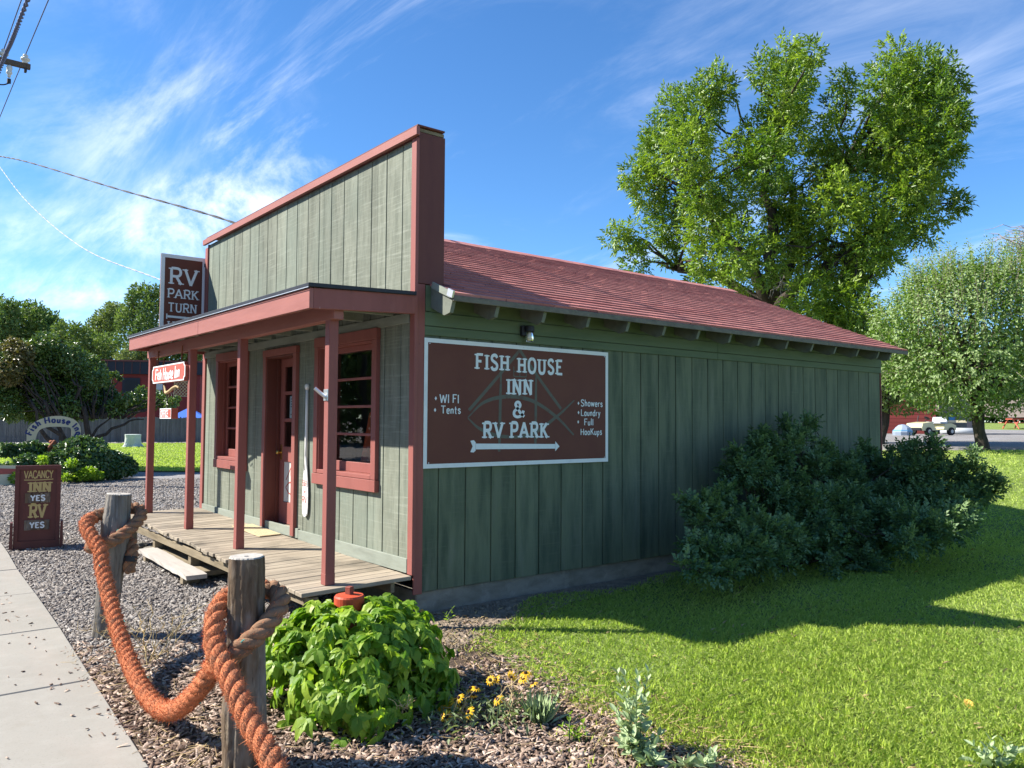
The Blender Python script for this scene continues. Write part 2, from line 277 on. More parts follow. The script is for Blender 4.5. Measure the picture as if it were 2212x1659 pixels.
class MB:
    def __init__(s): s.v = []; s.f = []
    def add(s, vs, fs):
        n = len(s.v); s.v.extend([tuple(map(float, p)) for p in vs]); s.f.extend([tuple(i+n for i in f) for f in fs]); return s
    def quad(s, a, b, c, d): return s.add([a, b, c, d], [(0, 1, 2, 3)])
    def box(s, lo, hi, c=0.003, rot=None, org=None):
        lo = np.array(lo, float); hi = np.array(hi, float); lo, hi = np.minimum(lo, hi), np.maximum(lo, hi)
        d = hi-lo; c = min(c, d.min()*.3)
        idx = {}; vs = []
        for sx in (0, 1):
            for sy in (0, 1):
                for sz in (0, 1):
                    p = np.where([sx, sy, sz], hi, lo); q = np.where([sx, sy, sz], -c, c)
                    for ax in range(3):
                        w = p + q; w[ax] = p[ax]; idx[(sx, sy, sz, ax)] = len(vs); vs.append(w)
        fs = []
        K = lambda a, b, cc, ax: idx[(a, b, cc, ax)]
        for s_ in (0, 1):
            q = [K(s_, 0, 0, 0), K(s_, 1, 0, 0), K(s_, 1, 1, 0), K(s_, 0, 1, 0)]; fs.append(q if s_ else q[::-1])
            q = [K(0, s_, 0, 1), K(0, s_, 1, 1), K(1, s_, 1, 1), K(1, s_, 0, 1)]; fs.append(q if s_ else q[::-1])
            q = [K(0, 0, s_, 2), K(1, 0, s_, 2), K(1, 1, s_, 2), K(0, 1, s_, 2)]; fs.append(q if s_ else q[::-1])
        for a in (0, 1):
            for b in (0, 1):
                fl = (a ^ b)
                q = [K(a, b, 0, 0), K(a, b, 0, 1), K(a, b, 1, 1), K(a, b, 1, 0)]; fs.append(q if not fl else q[::-1])
                q = [K(0, a, b, 1), K(0, a, b, 2), K(1, a, b, 2), K(1, a, b, 1)]; fs.append(q if not fl else q[::-1])
                q = [K(a, 0, b, 0), K(a, 0, b, 2), K(a, 1, b, 2), K(a, 1, b, 0)]; fs.append(q[::-1] if not fl else q)
                for z in (0, 1):
                    t = [K(a, b, z, 0), K(a, b, z, 1), K(a, b, z, 2)]; fs.append(t if (a ^ b ^ z) == 0 else t[::-1])
        vs = np.array(vs)
        if rot is not None:
            o = np.array(org if org is not None else (lo+hi)/2); vs = (vs-o) @ np.array(rot).T + o
        return s.add(vs, fs)
    def tube(s, path, r, n=8, caps=True):
        P = np.array(path, float); k = len(P); rr = np.broadcast_to(np.array(r, float), (k,)) if np.ndim(r) < 2 else r
        T = np.gradient(P, axis=0); T /= np.linalg.norm(T, axis=1)[:, None]+1e-9
        u = np.cross(T[0], [0, 0, 1.0]);
        if np.linalg.norm(u) < .1: u = np.cross(T[0], [1.0, 0, 0])
        vs = []
        for i in range(k):
            u = u - T[i]*(u @ T[i]); u /= np.linalg.norm(u)+1e-9; w = np.cross(T[i], u)
            for j in range(n):
                a = 2*math.pi*j/n; vs.append(P[i] + rr[i]*(math.cos(a)*u + math.sin(a)*w))
        fs = [(i*n+j, i*n+(j+1) % n, (i+1)*n+(j+1) % n, (i+1)*n+j) for i in range(k-1) for j in range(n)]
        if caps: fs += [tuple(range(n))[::-1], tuple((k-1)*n+j for j in range(n))]
        return s.add(vs, fs)
    def lathe(s, prof, c=(0, 0, 0), n=16, axis=(0, 0, 1)):
        ax = np.array(axis, float); ax /= np.linalg.norm(ax); u = np.cross(ax, [1, 0, 0.01]); u /= np.linalg.norm(u); w = np.cross(ax, u)
        vs = [np.array(c) + ax*z + r*(math.cos(2*math.pi*j/n)*u + math.sin(2*math.pi*j/n)*w) for r, z in prof for j in range(n)]
        k = len(prof); fs = [(i*n+j, i*n+(j+1) % n, (i+1)*n+(j+1) % n, (i+1)*n+j) for i in range(k-1) for j in range(n)]
        fs += [tuple(range(n))[::-1], tuple((k-1)*n+j for j in range(n))]
        return s.add(vs, fs)
    def prism(s, poly, U, V_, W, org):           # polygon (u,v) extruded along W from org
        U, V_, W, org = map(lambda a: np.array(a, float), (U, V_, W, org)); n = len(poly)
        a = [org + p[0]*U + p[1]*V_ for p in poly]
        fs = [tuple(range(n)), tuple(range(n, 2*n))[::-1]] + [(i, n+i, n+(i+1) % n, (i+1) % n) for i in range(n)]
        return s.add(a + [p + W for p in a], fs)
    def mesh(s, name, mat, smooth=False, org=(0, 0, 0), flip=False):
        me = bpy.data.meshes.new(name); v = np.array(s.v) - np.array(org)
        me.from_pydata([tuple(p) for p in v], [], s.f); me.materials.append(MATS[mat])
        if smooth: me.polygons.foreach_set('use_smooth', [True]*len(me.polygons))
        if flip: me.flip_normals()
        me.update(); return me
    def build(s, name, mat, parent=None, org=None, smooth=False):
        if org is None: org = wloc(parent) if parent else np.array(s.v).mean(0)
        return link(name, s.mesh(name, mat, smooth, org), parent, org)
_box = {}
def boxpart(name, lo, hi, mat, parent, c=.003, rot=(0, 0, 0)):
    """a box part; parts of equal size share one mesh"""
    lo = np.array(lo, float); hi = np.array(hi, float); d = np.round(np.abs(hi-lo), 3); k = (tuple(d), mat, c)
    if k not in _box: _box[k] = MB().box(-d/2, d/2, c).mesh(name, mat)
    return link(name, _box[k], parent, (lo+hi)/2, rot)
def fastmesh(name, verts, tris, mat, attr=None, smooth=False, quads=False):
    k = 4 if quads else 3
    me = bpy.data.meshes.new(name); verts = np.ascontiguousarray(verts, np.float32).reshape(-1, 3); tris = np.ascontiguousarray(tris, np.int32).reshape(-1, k)
    me.vertices.add(len(verts)); me.vertices.foreach_set('co', verts.ravel())
    me.loops.add(tris.size); me.loops.foreach_set('vertex_index', tris.ravel())
    me.polygons.add(len(tris)); me.polygons.foreach_set('loop_start', np.arange(0, tris.size, k, dtype=np.int32))
    me.polygons.foreach_set('loop_total', np.full(len(tris), k, np.int32))
    if attr is not None:
        a = me.attributes.new('v', 'FLOAT', 'POINT'); a.data.foreach_set('value', np.ascontiguousarray(attr, np.float32).ravel())
    if smooth: me.polygons.foreach_set('use_smooth', np.ones(len(tris), bool))
    me.materials.append(MATS[mat]); me.update(calc_edges=True); me.validate(); return me
def norm(a): return a/(np.linalg.norm(a, axis=-1, keepdims=True)+1e-9)
def leaves(P, D, Nn, ln, wd, val, droop=.15, fold=.18):
    """folded four-point leaves: base P, direction D, face normal Nn"""
    D = norm(D); Sx = norm(np.cross(D, Nn)); Nn = norm(np.cross(Sx, D)); n = len(P)
    ln = np.broadcast_to(ln, (n,))[:, None]; wd = np.broadcast_to(wd, (n,))[:, None]
    mid = P + D*ln*.45; v = np.stack([P, mid + Sx*wd*.5 + Nn*wd*fold, P + D*ln - Nn*ln*droop, mid - Sx*wd*.5 + Nn*wd*fold], 1)
    b = np.arange(n)[:, None]*4
    return v.reshape(-1, 3), np.concatenate([b + [0, 2, 1], b + [0, 3, 2]], 0).reshape(-1, 3), np.repeat(val, 4)
def catmull(P, n=10):
    P = np.array(P, float); Q = np.vstack([2*P[0]-P[1], P, 2*P[-1]-P[-2]]); o = []
    for i in range(1, len(Q)-2):
        for t in np.linspace(0, 1, n, endpoint=False):
            a, b, c_, d = Q[i-1], Q[i], Q[i+1], Q[i+2]
            o.append(.5*((2*b)+(c_-a)*t+(2*a-5*b+4*c_-d)*t*t+(3*b-a-3*c_+d)*t**3))
    o.append(P[-1]); return np.array(o)
# ------------------------------------------------------------------ hand-painted lettering (strokes; '~' = curved)
GL = {
'A': (.78, '0,0 .39,1|.39,1 .78,0|.14,.34 .64,.34'), 'B': (.66, '.08,0 .08,1|~.08,1 .45,1 .60,.88 .60,.66 .44,.54 .08,.53|~.08,.53 .48,.53 .66,.40 .66,.14 .48,0 .08,0'),
'C': (.68, '~.66,.78 .58,.95 .36,1 .14,.86 .05,.5 .14,.14 .36,0 .58,.05 .68,.24'), 'E': (.62, '.08,0 .08,1|.08,.98 .60,.98|.08,.52 .46,.52|.08,.02 .62,.02'),
'F': (.58, '.08,0 .08,1|.08,.98 .60,.98|.08,.52 .46,.52'), 'H': (.74, '.08,0 .08,1|.66,0 .66,1|.08,.52 .66,.52'), 'I': (.2, '.1,0 .1,1'),
'K': (.70, '.08,0 .08,1|.62,1 .10,.42|.26,.58 .68,0'), 'L': (.58, '.08,0 .08,1|.08,.02 .58,.02'), 'N': (.74, '.08,0 .08,1|.08,1 .66,0|.66,0 .66,1'),
'O': (.76, '~.38,1 .12,.86 .04,.5 .12,.14 .38,0 .64,.14 .72,.5 .64,.86 .38,1'), 'P': (.62, '.08,0 .08,1|~.08,1 .46,1 .62,.88 .62,.62 .46,.48 .08,.47'),
'R': (.70, '.08,0 .08,1|~.08,1 .46,1 .62,.88 .62,.64 .46,.5 .08,.49|.36,.5 .68,0'), 'S': (.62, '~.56,.82 .46,.97 .28,1 .09,.9 .08,.68 .28,.54 .46,.44 .57,.28 .5,.07 .3,0 .12,.05 .04,.2'),
'T': (.72, '.36,0 .36,1|.02,.98 .70,.98'), 'U': (.72, '~.08,1 .08,.5 .1,.2 .22,.03 .5,.03 .62,.2 .64,.5 .64,1'), 'V': (.76, '.02,1 .38,0|.38,0 .74,1'), 'W': (1.0, '.02,1 .25,0|.25,0 .5,.9|.5,.9 .75,0|.75,0 .98,1'),
'X': (.7, '0,0 .7,1|0,1 .7,0'), 'Y': (.72, '.02,1 .36,.5|.70,1 .36,.5|.36,.5 .36,0'), '&': (.80, '~.74,.42 .66,.16 .46,.02 .24,.0 .08,.12 .08,.34 .24,.50 .44,.64 .50,.80 .42,.96 .28,.98 .18,.86 .22,.70 .40,.44 .60,.18 .80,.02'),
'a': (.48, '~.40,.52 .26,.62 .08,.5 .05,.28 .12,.04 .26,0 .40,.14|.42,.6 .42,0'), 'd': (.50, '~.40,.50 .26,.62 .08,.5 .05,.28 .12,.04 .26,0 .40,.14|.43,1 .43,0'), 'e': (.46, '~.06,.34 .42,.34 .38,.56 .24,.62 .08,.5 .05,.28 .12,.06 .28,0 .42,.1'),
'f': (.36, '~.36,.94 .24,1 .16,.86 .15,.5 .15,0|.02,.58 .32,.58'), 'h': (.48, '.07,0 .07,1|~.07,.42 .2,.6 .36,.58 .41,.4 .41,0'), 'i': (.16, '.08,0 .08,.6|.08,.8 .08,.86'), 'k': (.46, '.07,0 .07,1|.40,.6 .09,.26|.2,.36 .44,0'),
'l': (.16, '.08,0 .08,1'), 'n': (.48, '.07,0 .07,.6|~.07,.42 .2,.6 .36,.58 .41,.4 .41,0'), 'o': (.50, '~.25,.62 .08,.5 .04,.3 .1,.06 .25,0 .4,.06 .46,.3 .42,.5 .25,.62'), 'p': (.48, '.07,-.34 .07,.6|~.07,.46 .22,.62 .38,.54 .43,.3 .36,.06 .22,0 .07,.14'),
'r': (.36, '.07,0 .07,.6|~.07,.36 .16,.56 .34,.6'), 's': (.42, '~.38,.5 .24,.62 .08,.54 .08,.4 .24,.32 .38,.22 .36,.06 .22,0 .05,.1'), 't': (.36, '.16,.9 .16,.04|.02,.6 .33,.6|.16,.04 .3,.02'), 'u': (.48, '~.07,.6 .07,.2 .14,.02 .3,.02 .41,.16|.41,.6 .41,0'),
'w': (.66, '.02,.6 .17,0|.17,0 .33,.55|.33,.55 .49,0|.49,0 .64,.6'), 'y': (.46, '.04,.6 .22,.06|.44,.6 .20,-.1|~.20,-.1 .12,-.3 0,-.32'), '.': (.16, '.08,0 .08,.04'), '-': (.4, '.05,.4 .35,.4'), ' ': (.36, '')}
SLAB = {'A': [(0, 0), (.78, 0)], 'B': [], 'E': [(.08, 0), (.08, 1)], 'F': [(.08, 0), (.08, 1)], 'H': [(.08, 0), (.08, 1), (.66, 0), (.66, 1)], 'I': [(.1, 0), (.1, 1)], 'K': [(.08, 0), (.08, 1), (.62, 1), (.68, 0)], 'L': [(.08, 0), (.08, 1)],
 'N': [(.08, 0), (.08, 1), (.66, 1)], 'P': [(.08, 0), (.08, 1)], 'R': [(.08, 0), (.08, 1), (.68, 0)], 'T': [(.36, 0)], 'U': [(.08, 1), (.64, 1)], 'V': [(.02, 1), (.74, 1)], 'Y': [(.02, 1), (.70, 1), (.36, 0)], 'B2': [(.08, 0)]}
def stroke_quads(pts, th, closed=False):
    P = np.array(pts, float); k = len(P); T = np.gradient(P, axis=0) if k > 2 else np.array([P[1]-P[0]]*2); T /= np.linalg.norm(T, axis=1)[:, None]+1e-9
    if k > 2:
        T[0] = (P[1]-P[0])/(np.linalg.norm(P[1]-P[0])+1e-9); T[-1] = (P[-1]-P[-2])/(np.linalg.norm(P[-1]-P[-2])+1e-9)
    Nn = np.stack([-T[:, 1], T[:, 0]], 1); th = np.broadcast_to(th, (k,))[:, None]*.5
    a = P+Nn*th; b = P-Nn*th
    return [[a[i], b[i], b[i+1], a[i+1]] for i in range(k-1)]
def glyph_polys(ch, th, slab, thin=.8):
    w, s = GL[ch]; out = []
    for st in filter(None, s.split('|')):
        cur = st[0] == '~'; p = [tuple(map(float, q.split(','))) for q in st.lstrip('~').split()]
        q = catmull(p, 6)[:, :2] if False else None
        if cur: p = catmull([(a, b, 0) for a, b in p], 5)[:, :2]
        p = np.array(p, float); d = np.abs(p[-1]-p[0]); t = th*(thin if (not cur and d[0] > d[1]*2) else 1.0)
        if not cur:                                   # run straight strokes a little past their ends
            e = (p[-1]-p[0])/(np.linalg.norm(p[-1]-p[0])+1e-9)*t*.10; p = np.array([p[0]-e, p[-1]+e])
        out.append(stroke_quads(p, t))
    if slab:
        for x, y in SLAB.get(ch, []):
            b = th*.42; yy = b*.5 if y < .5 else 1-b*.5; hw = th*1.05
            out.append([[(x-hw, yy+b*.5), (x-hw, yy-b*.5), (x+hw, yy-b*.5), (x+hw, yy+b*.5)]])
    return w, out
def text(mb, s, org, U, V_, Nn, h, th=.16, width=None, slab=False, gap=.14, squeeze=1.0, fn=None, slant=0.0, lift=.0006, wob=0.0):
    """paint a line of letters: org is the lower left corner; width (m) stretches the line to fit"""
    U, V_, Nn, org = map(lambda a: np.array(a, float), (U, V_, Nn, org)); x = 0; items = []
    for ch in s:
        w, polys = glyph_polys(ch, th, slab); items.append((x, w, polys)); x += w + (gap if ch != ' ' else 0)
    tot = x - gap; k = 0
    if slab and width:
        m = (th*1.05-.08)*h; sx = (width-2*m)/(tot*h); org = org + U*m
    else: sx = (width/(tot*h)) if width else squeeze
    for x0, w, polys in items:
        dy = random.uniform(-wob, wob); ds = 1+random.uniform(-wob, wob)
        for pl in polys:
            k += 1
            for q in pl:
                pts = []
                for a, b in q:
                    a = (x0 + a + slant*b)*sx*h; b = (b*ds + dy)*h
                    if fn: a, b = fn(a, b, (x0+w/2)*sx*h, tot*sx*h)
                    pts.append(org + a*U + b*V_ + Nn*(lift + k*.00012))
                mb.quad(*pts)
def strip(mb, pts, th, org, U, V_, Nn, lift, smooth=True):
    p = catmull([(a, b, 0) for a, b in pts], 6)[:, :2] if smooth and len(pts) > 2 else np.array(pts, float)
    if np.ndim(th): th = np.interp(np.linspace(0, 1, len(p)), np.linspace(0, 1, len(th)), th)
    U, V_, Nn, org = map(lambda a: np.array(a, float), (U, V_, Nn, org))
    for q in stroke_quads(p, th): mb.quad(*[org + a*U + b*V_ + Nn*lift for a, b in q])
def flatpoly(mb, pts, org, U, V_, Nn, lift):
    U, V_, Nn, org = map(lambda a: np.array(a, float), (U, V_, Nn, org))
    mb.add([org + a*U + b*V_ + Nn*lift for a, b in pts], [tuple(range(len(pts)))])
X, Y, Zv = np.eye(3)

# ================================================================== GROUND
def axis(spans):
    o = []
    for a, b, s in spans: o += list(np.arange(a, b, s))
    return np.array(o + [spans[-1][1]])
def sheet(name, xs, ys, lift, mat, kind='structure', mask=None, bumpy=0.0, xf=None):
    gx, gy = np.meshgrid(xs, ys, indexing='ij')
    if xf is not None: gx = xf(gx, gy)
    gz = H(gx, gy) + lift
    if bumpy: gz = gz + bumpy*(np.sin(gx*7.3+gy*2.1)*np.sin(gy*6.1-gx*1.7)*.5+np.sin(gx*17+gy*13)*.25)
    a, b = gx.shape; idx = np.arange(a*b).reshape(a, b)
    q = np.stack([idx[:-1, :-1], idx[1:, :-1], idx[1:, 1:], idx[:-1, 1:]], -1).reshape(-1, 4)
    me = fastmesh(name, np.stack([gx, gy, gz], -1), q, mat, smooth=True, quads=True)
    o = link(name, me); o['kind'] = kind; return o
big = axis([(-600, -60, 60), (-60, -10, 10), (-10, 60, 2), (60, 120, 10), (120, 900, 60)])
sheet('ground', big, axis([(-600, -60, 60), (-60, -10, 10), (-10, 110, 2), (110, 900, 60)]), 0.0, 'gravel')
_g = bpy.data.objects['ground'].data; _v = np.empty(len(_g.vertices)*3, np.float32); _g.vertices.foreach_get('co', _v); _v = _v.reshape(-1, 3)
_v[:, 2] -= .25*((_v[:, 0] > 1.5) & (_v[:, 0] < 18.2-.37*_v[:, 1]) & (_v[:, 1] < 12)); _g.vertices.foreach_set('co', _v.ravel()); _g.update()
EDGE = np.array([(-8, -.34), (-5, -.30), (-3.70, -.27), (-3.45, -.26), (-2.93, -.267), (-2.156, -.18), (-1.5, -.02), (-.934, .115), (-.55, .42), (-.30, .9)])
def edge(y): return np.interp(y, EDGE[:, 0], EDGE[:, 1])
def far_edge(y): return 19.6 - .37*y
def lawn_x(t, gy):
    e_ = np.where(gy > -.25, 8.8, edge(np.minimum(gy, -.3))); return e_ + t*(far_edge(gy) - e_)
sheet('lawn', np.linspace(0, 1, 90)**1.4, np.concatenate([np.linspace(-14, -.3, 50), np.linspace(-.2, 13, 30)]), .012, 'lawn_soil', xf=lawn_x)
sheet('mulch_bed', np.linspace(0, 1, 40), np.linspace(-9, .75, 80), .006, 'mulch_soil', bumpy=.006, xf=lambda t, gy: -2.62 + t*(edge(np.minimum(gy, -.3)) + .12 + 2.62 - .9*sst(-.6, .75, gy)))
sheet('bare_soil', np.linspace(0, 1, 90), np.linspace(0, 1, 16), .020, 'dry_dirt', xf=lambda t, s: -.15 + t*3.9 + 0*s)
o = bpy.data.objects['bare_soil']; v = np.empty(len(o.data.vertices)*3, np.float32); o.data.vertices.foreach_get('co', v); v = v.reshape(-1, 3); s0_ = v[:, 1].copy()
tt = np.clip((v[:, 0]+.15)/3.9, 0, 1); v[:, 1] = .02 - v[:, 1]*(np.interp(tt, [0, .12, .35, .7, 1], [1.25, .90, .56, .46, .34]) + .05*np.sin(tt*31)+.03*np.sin(tt*77)+.02*np.sin(tt*143)); v[:, 2] = .015 - .022*(s0_ > .93) + .004*np.sin(v[:, 0]*9)*np.sin(v[:, 1]*11)
o.data.vertices.foreach_set('co', v.ravel()); o.data.update()
# pavement slabs: an empty-handed strip of five-foot squares, joints open
walk = empty('sidewalk', (-3.3, 0, 0)); walk['kind'] = 'structure'
jy = [9.4, 7.83, 6.25, 4.655, 3.086, 1.413, -.252, -1.952, -3.5, -5.1, -6.7, -8.3, -9.9]
xe = lambda y: np.interp(y, [-9.9, -1.952, -.252, 1.413, 3.086, 4.655, 6.25, 9.4], [-2.80, -2.632, -2.566, -2.498, -2.451, -2.414, -2.345, -2.25])
for y1, y0 in zip(jy[:-1], jy[1:]):
    g = .006; hz = .028 + random.uniform(-.003, .003); s = MB(); e1, e0 = xe(y1), xe(y0); c = .008
    a = [(-4.05, y0+g), (e0, y0+g), (e1, y1-g), (-4.05, y1-g)]; cx, cy = np.mean([p[0] for p in a]), np.mean([p[1] for p in a])
    inn = [(x+(c if x < cx else -c), y+(c if y < cy else -c)) for x, y in a]
    vs = [(x, y, -.08) for x, y in a] + [(x, y, hz-c) for x, y in a] + [(x, y, hz) for x, y in inn]
    fs = [(8, 9, 10, 11)] + [(i, (i+1) % 4, 4+(i+1) % 4, 4+i) for i in range(4)] + [(4+i, 4+(i+1) % 4, 8+(i+1) % 4, 8+i) for i in range(4)]
    s.add(vs, fs).build('slab', 'concrete_walk', walk)
boxpart('road', (-13, -60, -.10), (-5.2, 120, -.005+.012), 'asphalt', None)['kind'] = 'structure'

# ================================================================== SHOP BUILDING
shop = empty('shop_building', (4.4, 3.0, 0), 'long green wooden shop with a tall false front, porch and red shingle roof', 'building')
XF, XB, YB, Z0, ZR, YR = .10, 8.87, 6.0, .215, 4.335, 3.0
boxpart('foundation', (XF+.07, .03, -.2), (XB-.03, YB-.03, .212), 'concrete_found', shop, .01)
# openings in the front: y0,y1,z0,z1 (inside the casings)
WIN = [(.72, 1.95, 1.24, 2.60), (4.26, 5.265, 1.26, 2.625)]; DOOR = (2.64, 3.47, .44, 2.585); OPEN = WIN + [DOOR]
def rect_minus(y0, y1, z0, z1):
    """cut a rectangle round the openings, returns smaller rectangles"""
    ys = sorted({y0, y1, *[v for o in OPEN for v in o[:2] if y0 < v < y1]}); res = []
    for a, b in zip(ys[:-1], ys[1:]):
        z = z0
        for o in OPEN:
            if o[0] < (a+b)/2 < o[1]:
                if o[2] > z+.02: res.append((a, b, z, o[2]))
                z = max(z, o[3])
        res.append((a, b, z, z1))
    return res
# walls: a recessed backing behind the grooves, and a plank for every board
fw = MB()
for a, b, c0, c1 in rect_minus(.02, YB, .40, 4.44): fw.box((XF+.018, a, c0), (XF+.09, b, c1), 0)
fw = fw.build('wall', 'siding_grey', shop)
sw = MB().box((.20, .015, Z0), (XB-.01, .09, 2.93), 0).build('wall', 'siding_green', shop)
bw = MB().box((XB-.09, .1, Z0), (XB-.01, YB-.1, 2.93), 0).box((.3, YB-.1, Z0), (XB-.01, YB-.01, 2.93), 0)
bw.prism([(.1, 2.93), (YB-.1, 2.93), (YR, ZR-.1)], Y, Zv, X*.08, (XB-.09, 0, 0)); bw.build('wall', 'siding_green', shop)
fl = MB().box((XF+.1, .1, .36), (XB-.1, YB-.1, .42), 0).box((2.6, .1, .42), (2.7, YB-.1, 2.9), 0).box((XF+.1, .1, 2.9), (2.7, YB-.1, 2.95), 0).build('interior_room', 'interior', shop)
gy = [-.02] + [.304-.075+.3048*k for k in range(19)] + [YB-.06]
gy = [.012] + [.235+.3062*k for k in range(19)] + [YB-.07]
for a, b in zip(gy[:-1], gy[1:]):
    for r in rect_minus(a+.0072, b-.0072, .405, 4.44): boxpart('plank', (XF+random.uniform(-.001, .001), r[0], r[2]), (XF+.017, r[1], r[3]), 'siding_grey', fw, .0025)
gx = [.185] + [2.884-.312*k for k in range(8, -1, -1)] + [2.884+.312*k for k in range(1, 20)]
gx[-1] = XB-.012
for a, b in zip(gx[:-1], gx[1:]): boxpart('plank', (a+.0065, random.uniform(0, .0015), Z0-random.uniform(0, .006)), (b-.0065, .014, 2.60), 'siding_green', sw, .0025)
# frieze boards, corner boards, false-front box
for z0, z1, d in ((2.598, 2.682, .020), (2.687, 2.815, .024)):
    for x0, x1 in ((.205, 4.62), (4.624, XB)): boxpart('frieze_board', (x0, -d, z0), (x1, -.001, z1), 'green_board', shop)
for x0, x1 in ((.215, 2.3), (2.304, 5.2), (5.204, XB)): boxpart('blocking', (x0, -.004, 2.82), (x1, .008, 3.05), 'green_board', shop)
boxpart('corner_board', (.112, -.020, .20), (.207, -.0005, 3.072), 'red_paint', shop)
boxpart('corner_board', (XF-.022, -.047, .385), (XF+.011, .040, 4.44), 'red_paint', shop)
boxpart('corner_board', (XF-.022, YB-.075, .44), (XF+.011, YB+.04, 4.40), 'red_paint', shop)
boxpart('corner_board', (XB-.004, -.012, .21), (XB+.018, .10, 2.80), 'red_paint', shop)
ff = MB().box((.112, -.024, 3.075), (.412, .02, 4.508), .004); ff.box((.40, .02, 3.1), (.412, YB, 4.44), 0).box((.112, YB-.01, 2.9), (.412, YB+.03, 4.46), 0).build('false_front_box', 'red_dark', shop)
boxpart('filler_board', (.215, -.016, 2.825), (.275, -.001, 3.07), 'green_board', shop)
boxpart('cap_board', (XF-.06, -.105, 4.443), (XF-.022, YB+.055, 4.522), 'red_beam', shop)
boxpart('cap_board', (.095, -.02, 4.512), (.40, .03, 4.545), 'plank_old', shop)
boxpart('cap_board', (.085, -.05, 4.548), (.39, YB+.03, 4.566), 'red_dark', shop)
boxpart('ledger_board', (XF-.028, .05, 2.708), (XF-.001, YB-.08, 2.80), 'grey_board', shop)
for a, b in ((.045, 2.45), (2.455, YB-.08)): boxpart('skirting_board', (XF-.024, a, .392+.013*a), (XF-.001, b, .525+.005*a), 'grey_board', shop)
# gable roof
PITCH_ = (ZR-2.945)/(YR+.40); RX0, RX1 = .413, 8.95
sl = np.array([0, 1, PITCH_]); sl /= np.linalg.norm(sl); nrm = np.array([0, -PITCH_, 1.0]); nrm /= np.linalg.norm(nrm); LEN = (YR+.40)/sl[1]
rb = MB(); a0 = np.array([.262, -.40, 2.930]); e = np.array([.262, YR, ZR-.015])
rb.prism([(0, 0), (LEN, 0), (LEN, -.022), (0, -.022)], sl, nrm, X*(RX1-.262), a0)
s2 = np.array([0, -1, PITCH_]); s2 /= np.linalg.norm(s2); n2 = np.array([0, PITCH_, 1.0]); n2 /= np.linalg.norm(n2)
rb.prism([(0, .03), (LEN, .03), (LEN, -.02), (0, -.02)], s2, n2, X*(RX1-.262), (.262, 2*YR+.40, 2.930))
roof = rb.build('roof', 'shingle', shop)
course, tabw = .145, .304; rows = int(LEN/course); tabs = []
for r in range(rows):
    off = (r % 2)*.152 + random.uniform(-.01, .01); x = RX0 - off
    if r < 3: x = .262 - off + .0
    lo_x = .262 if r < 2 else RX0
    while x < RX1+.012:
        x0, x1 = max(x+.003, lo_x), min(x+tabw-.003, RX1+.012)
        if x1-x0 > .05: tabs.append((r, x0, x1, abs(x+.152-CAM[0])+r*.2))
        x += tabw
order = sorted(range(len(tabs)), key=lambda i: tabs[i][3]); near = set(order[:300])
Rm = Matrix((X, sl, nrm)).transposed().to_euler(); _sh = {}; rest = MB()
for i, (r, x0, x1, _) in enumerate(tabs):
    w = round(x1-x0, 2); d = r*course; t = .026
    base = a0 + sl*(d+.002) + nrm*.001 + X*((x0+x1)/2-a0[0])
    # thick butt end at the bottom, feathering under the course above
    pr = [(0, .004), (0, .004+t), (course+.05, .006), (course+.05, .001)]
    jz = random.uniform(-.001, .0015)
    if i in near:
        if w not in _sh: _sh[w] = MB().prism([(q[0], q[1]) for q in pr], Y, Zv, X*w, (-w/2, 0, 0)).mesh('shingle', 'shingle')
        link('shingle', _sh[w], roof, base + nrm*jz + sl*random.uniform(-.004, .004), Rm)
    else: rest.prism(pr, sl, nrm, X*w, base - X*w/2 + nrm*jz + sl*random.uniform(-.004, .004))
o = rest.build('shingle', 'shingle', roof); o['kind'] = 'stuff'
rc = MB()
for k in range(29):
    x0 = RX0+.3*k; rc.prism([(-.15, 0), (0, .012), (0, .022), (-.15, .010)], sl, nrm, X*.297, np.array([x0, YR, ZR+.006+.002*(k % 2)])); rc.prism([(-.15, 0), (0, .012), (0, .022), (-.15, .010)], s2, n2, X*.297, np.array([x0, YR, ZR+.006+.002*(k % 2)]))
rc.build('ridge_cap', 'shingle', roof)
boxpart('eave_board', (.262, -.418, 2.878), (RX1, -.398, 2.932), 'grey_eave', shop)
MB().prism([(0, .022), (LEN, .022), (LEN, -.10), (0, -.05)], sl, nrm, X*.02, (RX1-.03, -.40, 2.92)).build('barge_board', 'grey_eave', shop)
MB().prism([(0, .02), (.34, .02), (.34, -.04), (0, -.04)], sl, nrm, -X*.016, (.262, -.385, 2.947)).build('barge_board', 'grey_board', shop)  # shaded length of the flashing, its shadow put in as grey board colour
MB().prism([(0, .036), (.09, .036), (.09, -.03), (0, -.03)], sl, nrm, -X*.020, (.261, -.418, 2.932)).build('flashing', 'metal_edge', shop)  # only the sunlit end of the flashing is left bright metal
rx = [.292, .80, 1.392, 2.002, 2.603, 3.20, 3.81, 4.43, 5.04, 5.67, 6.28, 6.88, 7.505, 8.115, 8.50]
_rf = MB().prism([(.0, -.027), (.46, -.027), (.46, -.215), (.075, -.215), (0, -.165)], sl, nrm, X*.040, (-.020, -.395, 0)).mesh('rafter_tail', 'rafter_grey')
for x in rx: link('rafter_tail', _rf, shop, (x, 0, 2.935))
